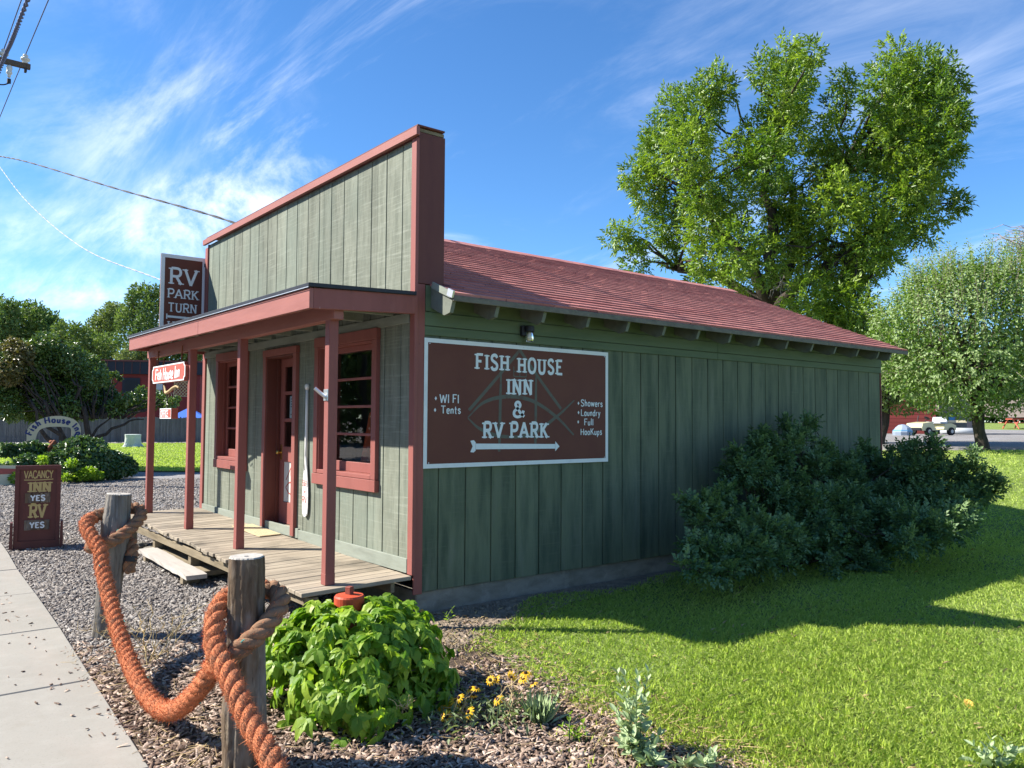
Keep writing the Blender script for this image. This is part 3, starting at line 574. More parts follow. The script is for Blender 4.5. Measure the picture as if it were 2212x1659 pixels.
# porch: deck boards, posts, beam, canopy
def deckz(x, y): return .385 + .0135*y + .025*(x-.1)/1.1
deck = MB().box((-.93, .02, .24), (-.89, 6.05, .325), .004).box((-.10, .02, .24), (-.06, 6.05, .345), .004).box((-.5, .02, .24), (-.46, 6.05, .335), .004)
for y in (.05, 1.6, 3.2, 4.7, 6.0): deck.box((-.9, y-.03, .02), (-.8, y+.07, .30), .004)
deck = deck.build('deck', 'plank_old', shop)
nb = 44; dw = 6.13/nb
for k in range(nb):
    y0 = -.05 + k*dw; yc = y0+dw/2; xl = -.975 - random.uniform(-.018, .018); xr = .074
    s = MB().box((xl, y0+.0035, -.036), (xr, y0+dw-.0035, 0), .004); v = np.array(s.v); v[:, 2] += np.vectorize(deckz)(v[:, 0], v[:, 1]) + random.uniform(-.002, .002); s.v = [tuple(p) for p in v]
    s.build('deck_board', 'deck_wood', deck)
post_y = [.125, 2.30, 4.06, 5.93]
for i, y in enumerate(post_y):
    x = -.665; o = MB().box((x-.044, y-.044, deckz(x, y)+.0), (x+.044, y+.044, 2.80), .005).build('post', 'red_paint', shop, org=(x, y, .4))
    MB().box((x-.0455, y-.0455, deckz(x, y)+.0), (x+.0455, y+.0455, deckz(x, y)+.10), .004).build('post_foot', 'red_paint', o)
boxpart('beam', (-.712, -.005, 2.672), (-.618, 6.04, 2.815), 'red_beam', shop, .004)
cnp = MB().prism([(-.945, 2.905), (XF-.024, 2.962), (XF-.024, 2.945), (-.945, 2.888)], X, Zv, Y*6.03, (0, -.03, 0)); cnp = cnp.build('canopy', 'grey_board', shop)
fb = MB().box((-.965, -.062, 2.735), (-.928, 2.9, 2.912), .004); fb.v = [(a, b, c_+.006*b) for a, b, c_ in fb.v]; fb.build('fascia_board', 'red_beam', cnp)
fb = MB().box((-.965, 2.903, 2.735), (-.928, 6.02, 2.912), .004); fb.v = [(a, b, c_+.006*b) for a, b, c_ in fb.v]; fb.build('fascia_board', 'red_beam', cnp)
fb = MB().box((-.927, -.060, 2.735), (XF-.025, -.024, 2.912), .004); fb.v = [(a, b, c_+.042*(a+.95)) for a, b, c_ in fb.v]; fb.build('fascia_board', 'red_paint', cnp)
fb = MB().box((-.927, 5.98, 2.775), (XF-.025, 6.016, 2.95), .004); fb.build('fascia_board', 'red_paint', cnp)
rf = MB().box((-.985, -.085, 2.915), (XF-.026, 6.05, 2.950), .003); rf.v = [(a, b, c_+.006*b*(1-(a+.98)/1.1)+.032*(a+.985)) for a, b, c_ in rf.v]; rf.build('roofing', 'black_edge', cnp)
de = MB().box((-.989, -.085, 2.909), (-.986, 6.05, 2.916), .0005); de.v = [(a, b, c_+.006*b) for a, b, c_ in de.v]; de.build('drip_edge', 'metal_edge', cnp)
for k in range(10): boxpart('joist', (-.62, .35+.6*k-.02, 2.80), (XF-.03, .35+.6*k+.02, 2.885), 'grey_board', cnp)
# windows, door
def window(o, nm):
    y0, y1, z0, z1 = o; w = empty(nm, (XF, (y0+y1)/2, z0), parent=shop)
    ex = .095
    boxpart('casing', (XF-.046, y1, z0-.03), (XF-.001, y1+ex, z1+.0), 'red_paint', w); boxpart('casing', (XF-.046, y0-ex, z0-.03), (XF-.001, y0, z1+.0), 'red_paint', w)
    boxpart('casing', (XF-.050, y0-ex-.005, z1+.002), (XF-.001, y1+ex+.005, z1+.112), 'red_paint', w)
    boxpart('apron', (XF-.052, y0-ex-.01, z0-.15), (XF-.001, y1+ex+.01, z0-.034), 'red_paint', w)
    boxpart('sill', (XF-.044, y0+.004, z0-.03), (XF+.12, y1-.004, z0+.012), 'red_paint', w)
    j = MB().box((XF-.03, y0, z0), (XF+.14, y0+.018, z1), .002).box((XF-.03, y1-.018, z0), (XF+.14, y1, z1), .002).box((XF-.03, y0+.018, z1-.018), (XF+.14, y1-.018, z1), .002).box((XF+.03, y1-.034, z0), (XF+.05, y1-.018, z1), .002).build('jamb', 'red_paint', w)
    xs = XF+.075; s = MB().box((xs, y0+.018, z0+.012), (xs+.04, y0+.07, z1-.018), .004).box((xs, y1-.07, z0+.012), (xs+.04, y1-.018, z1-.018), .004).box((xs, y0+.07, z0+.012), (xs+.04, y1-.07, z0+.115), .004).box((xs, y0+.07, z1-.075), (xs+.04, y1-.07, z1-.018), .004)
    n = 4; hz = (z1-.075-z0-.115)/n
    for k in range(1, n): s.box((xs+.004, y0+.07, z0+.115+k*hz-.014), (xs+.036, y1-.07, z0+.115+k*hz+.014), .004)
    s.build('sash', 'red_paint', w)
    for k in range(n): MB().quad(*[(xs+.02+random.uniform(-.0015, .0015), a, b) for a, b in ((y0+.066, z0+.112+k*hz), (y0+.066, z0+.118+(k+1)*hz), (y1-.066, z0+.118+(k+1)*hz), (y1-.066, z0+.112+k*hz))]).build('pane', 'glass', w)
for o in WIN: window(o, 'window')
y0, y1, z0, z1 = DOOR; dr = empty('door', (XF, 3.05, .45), parent=shop)
boxpart('casing', (XF-.046, y1, .455), (XF-.001, y1+.095, z1), 'red_paint', dr); boxpart('casing', (XF-.046, y0-.095, .44), (XF-.001, y0, z1), 'red_paint', dr)
boxpart('casing', (XF-.050, y0-.10, z1+.002), (XF-.001, y1+.10, z1+.085), 'red_paint', dr)
MB().box((XF-.03, y0, .45), (XF+.20, y0+.02, z1), .002).box((XF-.03, y1-.02, .45), (XF+.20, y1, z1), .002).box((XF-.03, y0+.02, z1-.02), (XF+.20, y1-.02, z1), .002).box((XF+.10, y1-.036, .45), (XF+.14, y1-.02, z1-.02), .002).build('jamb', 'red_dark', dr)
boxpart('threshold', (XF-.02, y0+.002, .42), (XF+.22, y1-.002, .497), 'deck_wood', dr)
xd = XF+.145; a, b = y0+.022, y1-.022
lf = MB().box((xd, a, .505), (xd+.04, a+.125, z1-.022), .003).box((xd, b-.125, .505), (xd+.04, b, z1-.022), .003)
for c0, c1 in ((.505, .77), (1.27, 1.46), (2.46, z1-.022)): lf.box((xd, a+.125, c0), (xd+.04, b-.125, c1), .003)
for zc in (1.79, 2.13): lf.box((xd+.004, a+.125, zc-.022), (xd+.036, b-.125, zc+.022), .003)
lf.build('door_leaf', 'red_paint', dr)
pn = boxpart('lower_panel', (xd+.014, a+.128, .772), (xd+.026, b-.128, 1.268), 'panel_white', dr)
pm = MB(); o = (xd+.0138, b-.128, .772); UU, VV, NN = -Y, Zv, -X          # red house-and-fish emblem
strip(pm, [(.065, .27), (.235, .455)], .017, o, UU, VV, NN, .0005, False); strip(pm, [(.235, .455), (.42, .26)], .017, o, UU, VV, NN, .0006, False)
strip(pm, [(.13, .345), (.13, .06)], .008, o, UU, VV, NN, .0007, False); strip(pm, [(.35, .33), (.35, .06)], .008, o, UU, VV, NN, .0008, False)
strip(pm, [(.06, .18), (.16, .24), (.27, .235), (.40, .13), (.44, .085)], .017, o, UU, VV, NN, .0009); strip(pm, [(.06, .18), (.16, .115), (.27, .115), (.40, .21), (.44, .255)], .017, o, UU, VV, NN, .0010)
for q in ([(.205, .33), (.275, .33)], [(.275, .33), (.275, .385)], [(.275, .385), (.205, .385)], [(.205, .385), (.205, .33)]): strip(pm, q, .008, o, UU, VV, NN, .0011, False)
pm.build('emblem', 'letter_red', dr)
for c0, c1 in ((1.46, 1.77), (1.81, 2.11), (2.15, 2.46)): MB().quad((xd+.02, a+.12, c0-.002), (xd+.02, a+.12, c1+.002), (xd+.02, b-.12, c1+.002), (xd+.02, b-.12, c0-.002)).build('pane', 'glass', dr)
kn = MB().lathe([(.0, 0), (.012, .001), (.012, .03), (.02, .036), (.027, .048), (.027, .058), (.018, .068), (0, .070)], (xd, b-.062, 1.385), 14, (-1, 0, 0)); kn.box((xd-.004, b-.088, 1.29), (xd, b-.036, 1.48), .001).build('door_knob', 'brass', dr)
# ================================================================== SIGNS
def frame(mb, w, h, b, org, U, V_, Nn, lift, t=.004):
    U, V_, Nn, org = map(lambda a: np.array(a, float), (U, V_, Nn, org))
    for p in ([(0, 0), (w, 0), (w, b), (0, b)], [(0, h-b), (w, h-b), (w, h), (0, h)], [(0, b), (b, b), (b, h-b), (0, h-b)], [(w-b, b), (w, b), (w, h-b), (w-b, h-b)]):
        mb.prism(p, U, V_, Nn*t, org + Nn*lift)
s0 = (.200, -.024, 1.351)
sg = empty('wall_sign', (1.4, -.02, 1.35), 'large maroon painted plywood sign with white border and arrow on the green side wall', 'sign')
MB().box((.200, -.024, 1.351), (2.628, -.003, 2.571), .002).build('panel', 'sign_red', sg)
bm = MB(); frame(bm, 2.428, 1.22, .040, s0, X, Zv, -Y, .0005, .0008); bm.build('border', 'white_paint', sg)
lg = MB(); th = [.012, .034, .034, .034, .012]
strip(lg, [(.516, .547), (.84, .86), (1.154, 1.175)], .034, s0, X, Zv, -Y, .0010); strip(lg, [(1.154, 1.165), (1.44, .86), (1.72, .578)], .034, s0, X, Zv, -Y, .0012)
strip(lg, [(.907, .93), (.898, .5), (.891, .141)], [.02, .036, .036, .03], s0, X, Zv, -Y, .0014); strip(lg, [(1.369, .93), (1.366, .5), (1.363, .154)], [.02, .034, .034, .03], s0, X, Zv, -Y, .0016)
strip(lg, [(.503, .477), (.70, .63), (.997, .692), (1.32, .655), (1.652, .493), (1.903, .30)], [.012, .036, .04, .036, .02], s0, X, Zv, -Y, .0018)
strip(lg, [(.503, .472), (.657, .365), (.926, .292), (1.3, .31), (1.652, .493), (1.912, .674)], [.012, .036, .034, .036, .014], s0, X, Zv, -Y, .0020)
for k, q in enumerate(([(1.07, .95), (1.235, .95)], [(1.07, .90), (1.235, .90)], [(1.07, .90), (1.07, 1.0)], [(1.15, .90), (1.15, 1.0)], [(1.235, .90), (1.235, 1.0)])): strip(lg, q, .012, s0, X, Zv, -Y, .0022+.0002*k, False)
lg.build('fish_house_emblem', 'logo_grey', sg)
def line(parent, name, s, org, off, U, V_, Nn, h, mat='letter_white', **k):
    b = MB(); o = np.array(org, float) + np.array(U)*off[0] + np.array(V_)*off[1]; text(b, s, o, U, V_, Nn, h, **k); return b.build(name, mat, parent)
for s, x0, x1, z, h in (('FISH', .575, 1.022, .955, .142), ('HOUSE', 1.105, 1.752, .945, .146), ('INN', .967, 1.33, .718, .150), ('RV', .672, .955, .281, .148), ('PARK', 1.012, 1.547, .278, .148)):
    line(sg, 'lettering', s, s0, (x0, z), X, Zv, -Y, h, th=.225, width=x1-x0, slab=True, gap=.30, lift=.003, wob=.02)
line(sg, 'lettering', '&', s0, (1.065, .489), X, Zv, -Y, .152, th=.19, width=.145, lift=.003)
for s, x0, x1, z, h in (('WI FI', .177, .395, .616, .078), ('Tents', .19, .414, .514, .072), ('Showers', 2.009, 2.335, .612, .070), ('Laundry', 2.009, 2.300, .508, .066), ('Full', 2.059, 2.195, .406, .068), ('HooKups', 2.005, 2.325, .300, .066)):
    line(sg, 'lettering', s, s0, (x0, z), X, Zv, -Y, h, th=.16, width=x1-x0, gap=.16, lift=.003, wob=.03)
bl = MB()
for x, z in ((.131, .655), (.124, .545), (1.972, .642), (1.973, .542), (1.969, .44)): flatpoly(bl, [(x-.013, z), (x, z-.02), (x+.013, z), (x, z+.02)], s0, X, Zv, -Y, .003)
bl.build('bullet', 'letter_white', sg)
ar = MB(); flatpoly(ar, [(.60, .168), (1.635, .158), (1.635, .206), (.60, .224)], s0, X, Zv, -Y, .003)
flatpoly(ar, [(1.637, .130), (1.697, .181), (1.637, .235)], s0, X, Zv, -Y, .003); flatpoly(ar, [(.598, .155), (.598, .238), (.575, .258), (.535, .252), (.562, .197), (.535, .142), (.575, .138)], s0, X, Zv, -Y, .003)
ar.build('arrow', 'letter_white', sg)
sc_ = MB()
for x, z in ((.06, 1.17), (2.37, 1.17), (.06, .05), (2.37, .05), (1.2, 1.20), (1.25, .02)): sc_.lathe([(.006, 0), (.006, .002), (0, .003)], np.array(s0)+[x, -.001, z], 8, (0, -1, 0))
sc_.build('screw', 'galv', sg)
# RV PARK sign across the false front's end
r0 = np.array([-.545, 6.085, 2.97]); rs = empty('projecting_sign', (-.2, 6.1, 2.97), 'tall maroon white edged park sign sticking out at the left end of the front', 'sign')
MB().box(r0+[0, .002, 0], r0+[.655, .03, 1.285], .002).build('panel', 'sign_red', rs)
b = MB(); frame(b, .655, 1.285, .055, r0, X, Zv, -Y, -.001, .004); b.build('border', 'white_paint', rs)
for s, x0, x1, z, h in (('RV', .11, .545, .845, .235), ('PARK', .095, .555, .635, .130), ('TURN', .105, .535, .428, .128), ('HERE', .105, .535, .150, .128)):
    line(rs, 'lettering', s, r0, (x0, z), X, Zv, -Y, h, th=.165, width=x1-x0, slab=True, gap=.20, lift=.001)
ar = MB(); flatpoly(ar, [(.11, .335), (.47, .330), (.47, .362), (.11, .367)], r0, X, Zv, -Y, .001); flatpoly(ar, [(.472, .305), (.545, .346), (.472, .387)], r0, X, Zv, -Y, .001); flatpoly(ar, [(.09, .312), (.108, .312), (.108, .39), (.09, .39)], r0, X, Zv, -Y, .001)
ar.build('arrow', 'letter_white', rs)
for z in (.1, 1.15): boxpart('bracket', (XF-.02, 6.045, 2.97+z), (XF+.10, 6.084, 3.02+z), 'black_metal', rs)
# hanging sign under the canopy
h0 = np.array([-.75, 5.60, 2.288]); hw, hh, cc = 1.53, .236, .05; hs_ = empty('hanging_sign', (-.71, 4.84, 2.29), 'salmon hanging sign with white script and scalloped corners under the canopy', 'sign')
def scal(w, h, c):
    p = []
    for cx, cy, a0 in ((0, 0, 90), (w, 0, 180), (w, h, 270), (0, h, 360)):
        p += [(cx + c*math.cos(R(a0-90*t)), cy + c*math.sin(R(a0-90*t))) for t in np.linspace(0, 1, 6)]
    return p
MB().prism(scal(hw, hh, cc), -Y, Zv, X*.09, h0).build('board', 'sign_salmon', hs_)
ed = MB(); P1, P2 = scal(hw, hh, cc), [(x*.965+.0275, z*.86+.0165) for x, z in scal(hw, hh, cc)]
for i in range(len(P1)): j = (i+1) % len(P1); ed.quad(*[h0 + np.array([-.0012, 0, 0]) - Y*q[0] + Zv*q[1] for q in (P1[i], P1[j], P2[j], P2[i])])
ed.build('edging', 'letter_white', hs_)
line(hs_, 'lettering', 'Fish House Inn', h0, (.16, .048), -Y, Zv, -X, .145, th=.19, width=1.13, gap=.12, slant=.12, lift=.001, wob=.06)
for y in (5.40, 4.30):
    MB().tube(catmull([(-.725, y, 2.74), (-.73, y, 2.60), (-.728, y-.01, 2.545), (-.70, y-.06, 2.525), (-.69, y-.11, 2.56), (-.68, y-.13, 2.64)], 5), .009, 8).build('hook', 'totem_rust', hs_)
dw_ = empty('driftwood', (-.71, 4.85, 2.1), 'bent bare driftwood branch with chain hanging below the script sign', 'ornament')
MB().tube(catmull([(-.71, 5.14, 2.262), (-.71, 5.09, 2.20), (-.715, 5.02, 2.150), (-.715, 4.87, 2.168), (-.71, 4.72, 2.208), (-.70, 4.60, 2.225), (-.69, 4.53, 2.20)], 6), np.interp(np.linspace(0, 1, 37), [0, .2, .4, .8, 1], [.012, .018, .022, .017, .013]), 10).build('branch', 'lattice', dw_, smooth=True)
ch = MB(); ch.tube([(-.71, 5.10, 2.29), (-.71, 5.10, 2.24)], .006, 6)
for k in range(7): ch.tube([(-.71+.008*math.cos(a)*(k % 2), 4.98+.010*math.cos(a)*((k+1) % 2), 2.13-.027*k+.017*math.sin(a)) for a in np.linspace(0, 2*math.pi, 9)], .0035, 5)
ch.tube(catmull([(-.71, 4.80, 2.15), (-.71, 4.76, 2.10), (-.71, 4.70, 2.14), (-.71, 4.66, 2.08)], 4), .006, 6); ch.build('chain', 'black_metal', dw_)
of = empty('office_sign', (-.68, 5.0, 1.8), 'small red block sign lettered office hanging on a chain', 'sign')
MB().box((-.72, 4.745, 1.80), (-.63, 5.275, 1.938), .003).build('block', 'sign_salmon', of)
b = MB(); frame(b, .53, .138, .012, (-.72, 5.275, 1.80), -Y, Zv, -X, .0005, .0008); b.build('edging', 'letter_white', of)
line(of, 'lettering', 'OFFICE', (-.72, 5.275, 1.80), (.035, .025), -Y, Zv, -X, .085, th=.20, width=.36, gap=.14, lift=.001)
# sandwich board on the gravel
BU = np.array([.990, -.142, 0]); BN = np.array([-.142, -.990, 0]); BV = np.array([.015, .105, 1.0]); BV /= np.linalg.norm(BV); b0 = np.array([-2.268, 6.395, .015])
sb = empty('sandwich_board', b0, 'dark red standing board with tan vacancy lettering beside the sidewalk', 'sign')
def bb(name, u0, u1, v0, v1, d0, d1, mat, tp=0.0): return MB().prism([(u0, v0), (u1, v0), (u1-tp, v1), (u0+tp, v1)], BU, BV, -BN*(d0-d1), b0 + BN*d0).build(name, mat, sb)
bb('panel', .045, .505, .03, 1.08, -.035, -.02, 'red_dark')
for u0, u1, v0, v1 in ((0, .05, 0, 1.13), (.50, .55, 0, 1.13), (.05, .50, 1.075, 1.13), (.05, .50, .0, .10)): bb('frame_rail', u0, u1, v0, v1, -.05, .012, 'red_dark')
for u in (-.045, .552): bb('foot', u, u+.042, -.02, .36, -.10, .05, 'red_dark', .006)
bb('back_panel', .03, .52, .02, 1.10, -.32, -.30, 'red_dark')
FO = b0 - BN*.02
line(sb, 'lettering', 'VACANCY', FO, (.105, .955), BU, BV, BN, .100, 'letter_cream', th=.19, width=.345, gap=.10, lift=.001)
b = MB(); strip(b, [(.105, .932), (.28, .928), (.455, .936)], .012, FO, BU, BV, BN, .001); b.build('underline', 'letter_cream', sb)
line(sb, 'lettering', 'INN', FO, (.145, .765), BU, BV, BN, .130, 'letter_cream', th=.28, width=.305, slab=True, gap=.22, lift=.001)
line(sb, 'lettering', 'RV', FO, (.155, .415), BU, BV, BN, .175, 'letter_cream', th=.24, width=.25, slab=True, gap=.16, lift=.001)
for v in (.615, .245):
    pl = bb('name_plate', .125, .425, v, v+.135, -.019, -.004, 'log_brown'); b = MB(); text(b, 'YES', b0 - BN*.004 + BU*.19 + BV*(v+.03), BU, BV, BN, .072, th=.26, width=.17, gap=.2, lift=.001); b.build('lettering', 'letter_white', sb)

# ================================================================== THINGS ON AND ABOUT THE PORCH
pd = empty('oar', (XF, 2.27, .70), 'white painted wooden oar hung upright on the wall by the door', 'oar')
xo = XF-.024
sh = MB().tube([(xo, 2.268, z) for z in (1.22, 1.5, 1.9, 2.15)], [.019, .018, .017, .016], 10).tube([(xo, 2.268, 2.14), (xo, 2.268, 2.16), (xo, 2.268, 2.19), (xo, 2.268, 2.207)], [.017, .026, .028, .016], 10).build('shaft', 'paddle_white', pd, smooth=True)
zs = np.array([.702, .712, .74, .80, .95, 1.08, 1.2, 1.30, 1.38]); ws = np.array([.03, .055, .072, .080, .080, .070, .050, .03, .019])
bl = MB(); n = 12
for z, w in zip(zs, ws):
    for j in range(n): a = 2*math.pi*j/n; bl.v.append((xo+(.010+.008*(w < .04))*math.sin(a), 2.268+w*math.cos(a), z))
bl.f = [(i*n+j, i*n+(j+1) % n, (i+1)*n+(j+1) % n, (i+1)*n+j) for i in range(len(zs)-1) for j in range(n)] + [tuple(range(n))]
bl.build('blade', 'paddle_white', pd, smooth=True)
for s, z, h, w in (('B&B', 1.045, .062, .105), ('and', .965, .040, .055), ('RV', .855, .075, .105)): line(pd, 'lettering', s, (xo-.0125, 2.268+w/2, z), (0, 0), -Y, Zv, -X, h, 'letter_red', th=.13, width=w, gap=.16, lift=.001, wob=.08)
wl = empty('wall_lamp', (1.40, 0, 2.6), 'small black outdoor lamp with clear jar above the maroon sign', 'lamp')
MB().box((1.345, -.075, 2.665), (1.415, -.024, 2.775), .01).lathe([(.048, 0), (.052, .005), (.052, .058), (.045, .064)], (1.425, -.085, 2.708), 18).build('base', 'black_plastic', wl)
MB().lathe([(.043, .105), (.046, .10), (.046, .02), (.04, .004), (.01, 0)], (1.425, -.085, 2.604), 18).build('jar', 'jar_glass', wl, smooth=True)
MB().lathe([(.012, .10), (.016, .08), (.026, .055), (.03, .035), (.022, .012), (.004, .004)], (1.425, -.085, 2.612), 14).build('bulb', 'bulb_white', wl, smooth=True)
fh = empty('flag_holder', (-.71, .125, 2.0), 'silver metal flagpole bracket on the nearest porch post', 'bracket')
MB().box((-.716, .085, 1.965), (-.7105, .165, 2.065), .001).build('plate', 'bracket_metal', fh)
MB().tube([(-.715, .13, 1.995), (-.75, .145, 2.028), (-.80, .165, 2.075)], [.014, .017, .017], 10).build('socket', 'bracket_metal', fh)
mt_ = MB().box((-.20, 2.86, .0), (.066, 3.86, .012), .004); v = np.array(mt_.v); v[:, 2] += np.vectorize(deckz)(v[:, 0], v[:, 1])+.003; v[:, 0] += .02*np.sin(v[:, 1]*4); mt_.v = [tuple(p) for p in v]
tag(mt_.build('door_mat', 'mat_tan'), 'pale tan coir mat lying on the porch before the door', 'door mat')
def plank_thing(name, x0, x1, y0, y1, z, t, mat, lab, skew):
    b = MB(); n = 14; rnd = np.random.default_rng(int(y1*100)); ys = np.linspace(y0, y1, n)
    for y in ys:
        for (sx, zt) in ((0, z), (1, z), (1, z-t), (0, z-t)):
            xx = (x1 if sx else x0) + skew*(y-y0) + rnd.normal(0, .006); b.v.append((xx, y+(sx-.5)*.06*(y == y1), zt + rnd.normal(0, .0015) + .004*math.sin(y*5)))
    b.f = [(i*4+j, (i+1)*4+j, (i+1)*4+(j+1) % 4, i*4+(j+1) % 4) for i in range(n-1) for j in range(4)] + [(0, 1, 2, 3), tuple((n-1)*4+j for j in (3, 2, 1, 0))]
    root = empty(name, ((x0+x1)/2, (y0+y1)/2, 0), lab, 'step'); b.build('board', mat, root)
    for y in (y0+.25, y1-.3): boxpart('block', (x0+.02+skew*(y-y0), y-.05, 0), (x1-.02+skew*(y-y0), y+.05, z-t-.003), 'plank_old', root)
plank_thing('step_board', -1.155, -.935, 2.47, 4.72, .135, .045, 'plank_bleached', 'bleached pale step board lying in front of the porch', .025)
plank_thing('step_board', -.915, -.62, 2.72, 4.98, .112, .045, 'plank_old', 'dark weathered mossy step board tucked against the porch edge', .02)
for (x, y, s) in ((-.95, 5.55, .12), (-.80, 5.25, .08)):
    st = MB(); rr = np.random.default_rng(int(s*999)); bmv = []
    st.lathe([(0.01, 0), (.9, .1), (1, .45), (.75, .8), (.2, .95)], (0, 0, 0), 9); st.v = [(x+a*s*1.4*(1+rr.normal(0, .08)), y+b*s*(1+rr.normal(0, .08)), c_*s*.9) for a, b, c_ in st.v]
    tag(st.build('stone', 'concrete_found'), 'flat pale stone lying under the left end of the porch' if s > .1 else 'small rough stone beside the larger flat one under the porch', 'stone')
# seen through the glass
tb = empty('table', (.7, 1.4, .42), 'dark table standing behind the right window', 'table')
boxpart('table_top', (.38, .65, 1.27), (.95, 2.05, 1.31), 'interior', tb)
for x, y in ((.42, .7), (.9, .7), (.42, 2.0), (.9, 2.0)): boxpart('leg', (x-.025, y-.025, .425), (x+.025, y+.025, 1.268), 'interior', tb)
cn = empty('traffic_cone', (.56, 1.62, 1.312), 'orange cone on the table behind the right window', 'cone')
MB().lathe([(.125, .02), (.118, .025), (.03, .56), (.018, .575)], (.56, 1.62, 1.312), 18).build('cone', 'cone_orange', cn, smooth=False); boxpart('cone_base', (.42, 1.48, 1.313), (.70, 1.76, 1.332), 'cone_orange', cn)
fg = empty('figurine', (.45, 1.05, 1.312), 'small seated doll in a straw hat inside the right window', 'figurine')
MB().lathe([(.065, 0), (.075, .03), (.06, .09), (.045, .15), (.02, .175)], (.45, 1.05, 1.312), 12).build('dress', 'figure_cloth', fg, smooth=True); MB().lathe([(.01, 0), (.032, .012), (.042, .04), (.036, .07), (.01, .085)], (.45, 1.05, 1.483), 12).build('head', 'figure_skin', fg, smooth=True)
MB().lathe([(.075, 0), (.072, .006), (.04, .012), (.036, .045), (.01, .05)], (.45, 1.05, 1.545), 14).build('hat', 'figure_straw', fg, smooth=True)
for sx in (-1, 1): MB().tube([(.42, 1.05+sx*.03, 1.345), (.36, 1.05+sx*.035, 1.34), (.35, 1.05+sx*.036, 1.318)], [.02, .016, .018], 8).build('leg', 'figure_straw', fg, smooth=True)
def paper(name, x, y0, y1, z0, z1, lab, grid):
    r_ = empty(name, (x, (y0+y1)/2, z0), lab, 'notice'); MB().box((x, y0, z0), (x+.001, y1, z1), 0).build('sheet', 'paper', r_); b = MB()
    for k in range(grid):
        z = z1-.03-(z1-z0-.05)*k/grid
        for y in np.arange(y1-.03, y0+.04, -.045):
            if random.random() < .75: b.quad(*[(x-.0008, yy, z_) for yy, z_ in ((y, z), (y-.034, z), (y-.034, z-.011), (y, z-.011))])
    b.build('print', 'ink', r_)
paper('notice', xd+.027, 2.93, 3.21, 1.815, 2.09, 'white typed notice behind the middle pane of the door', 7); paper('notice', .30, 4.55, 4.86, 1.98, 2.50, 'white sheet of small pictures behind the left window', 9)

# ================================================================== ROPE AND LOG BOLLARDS
def log(name, base, top, prof, mat, label, seed, flare=None, core=True):
    rt = empty(name, base, label, 'bollard', 'log bollards holding the orange rope'); base = np.array(base, float); top = np.array(top, float); rr = np.random.default_rng(seed); n, k = 72, 80; b = MB(); ax = norm(top-base); u = norm(np.cross(ax, [0, 1, 0])); w = np.cross(ax, u)
    ph = rr.uniform(0, 6.28, 8); crk = [(rr.uniform(0, 6.28), rr.uniform(.05, .5), rr.uniform(.5, 1.0), rr.uniform(.006, .020)) for _ in range(16)]
    for i in range(k):
        t = i/(k-1); r0 = np.interp(t, prof[0], prof[1]); c = base + (top-base)*t
        for j in range(n):
            a = 2*math.pi*j/n; r = r0*(1+.035*math.sin(3*a+ph[0]+t*2)+.022*math.sin(5*a+ph[1]-t*3)+.016*math.sin(11*a+ph[2]+6*t)+.012*math.sin(19*a+ph[3]+3*t))
            for (ca, t0, t1, dp) in crk:
                dd = (a-ca-.25*math.sin(t*5+ca)+math.pi) % (2*math.pi)-math.pi
                if t0 < t < t1: r -= dp*math.exp(-(dd/.055)**2)*min(1, (t-t0)*12, (t1-t)*12+.3)
            if flare: fa, ft, fr, fw = flare; dd = (a-fa+math.pi) % (2*math.pi)-math.pi; r += fr*math.exp(-(dd/fw)**2)*math.exp(-((t-ft)/.16)**2)
            r += rr.normal(0, .0012); b.v.append(tuple(c + r*(math.cos(a)*u+math.sin(a)*w)))
    b.f = [(i*n+j, i*n+(j+1) % n, (i+1)*n+(j+1) % n, (i+1)*n+j) for i in range(k-1) for j in range(n)]
    ring = [np.array(b.v[(k-1)*n+j]) for j in range(n)]; b.build('trunk', mat, rt, smooth=True)
    tp = MB(); tp.v = [tuple(p-ax*.002) for p in ring] + [tuple(top + (p-top)*.93 + ax*.006) for p in ring] + [tuple(top+(p-top)*.16+ax*.004) for p in ring] + [tuple(top+(p-top)*.13-ax*.02) for p in ring]
    tp.f = [(i*n+j, i*n+(j+1) % n, (i+1)*n+(j+1) % n, (i+1)*n+j) for i in range(3) for j in range(n)] + [tuple(3*n+j for j in range(n))]; tp.build('sawn_top', 'log_top', rt); return rt
log('log_bollard', (-2.255, .955, -.05), (-2.172, .93, 1.168), ([0, .12, .45, .62, .80, .87, 1], [.098, .088, .093, .108, .110, .098, .094]), 'log_grey', 'grey cracked log bollard with a knot, farther of two rope posts', 3, (3.6, .80, .022, .35))
log('log_bollard', (-2.235, -2.205, -.10), (-2.250, -2.205, 1.083), ([0, .15, .3, .5, .8, 1], [.100, .105, .103, .098, .092, .089]), 'log_brown', 'brown split log bollard close to the camera, nearer rope post', 11, (5.4, .32, .035, .5))
log('log_bollard', (-2.62, -6.6, -.05), (-2.62, -6.6, 1.08), ([0, .3, 1], [.10, .1, .09]), 'log_grey', 'log bollard beside the sidewalk outside the picture, next along the rope', 5)
ra = np.array([.977, -.213, 0]); ta = np.array([-.213, -.977, 0]); rb_ = np.array([.937, -.35, 0]); tb_ = np.array([-.35, -.937, 0])
FA = lambda r, t, z: np.array([-2.255+.068*z, .955-.02*z, 0]) + ra*r + ta*t + np.array([0, 0, z])
NA = lambda r, t, z: np.array([-2.242, -2.205, 0]) + rb_*r + tb_*t + np.array([0, 0, z])
zp = lambda a, b: ((a/1.536)/1.736, (1800+b/1.536)/1.736)
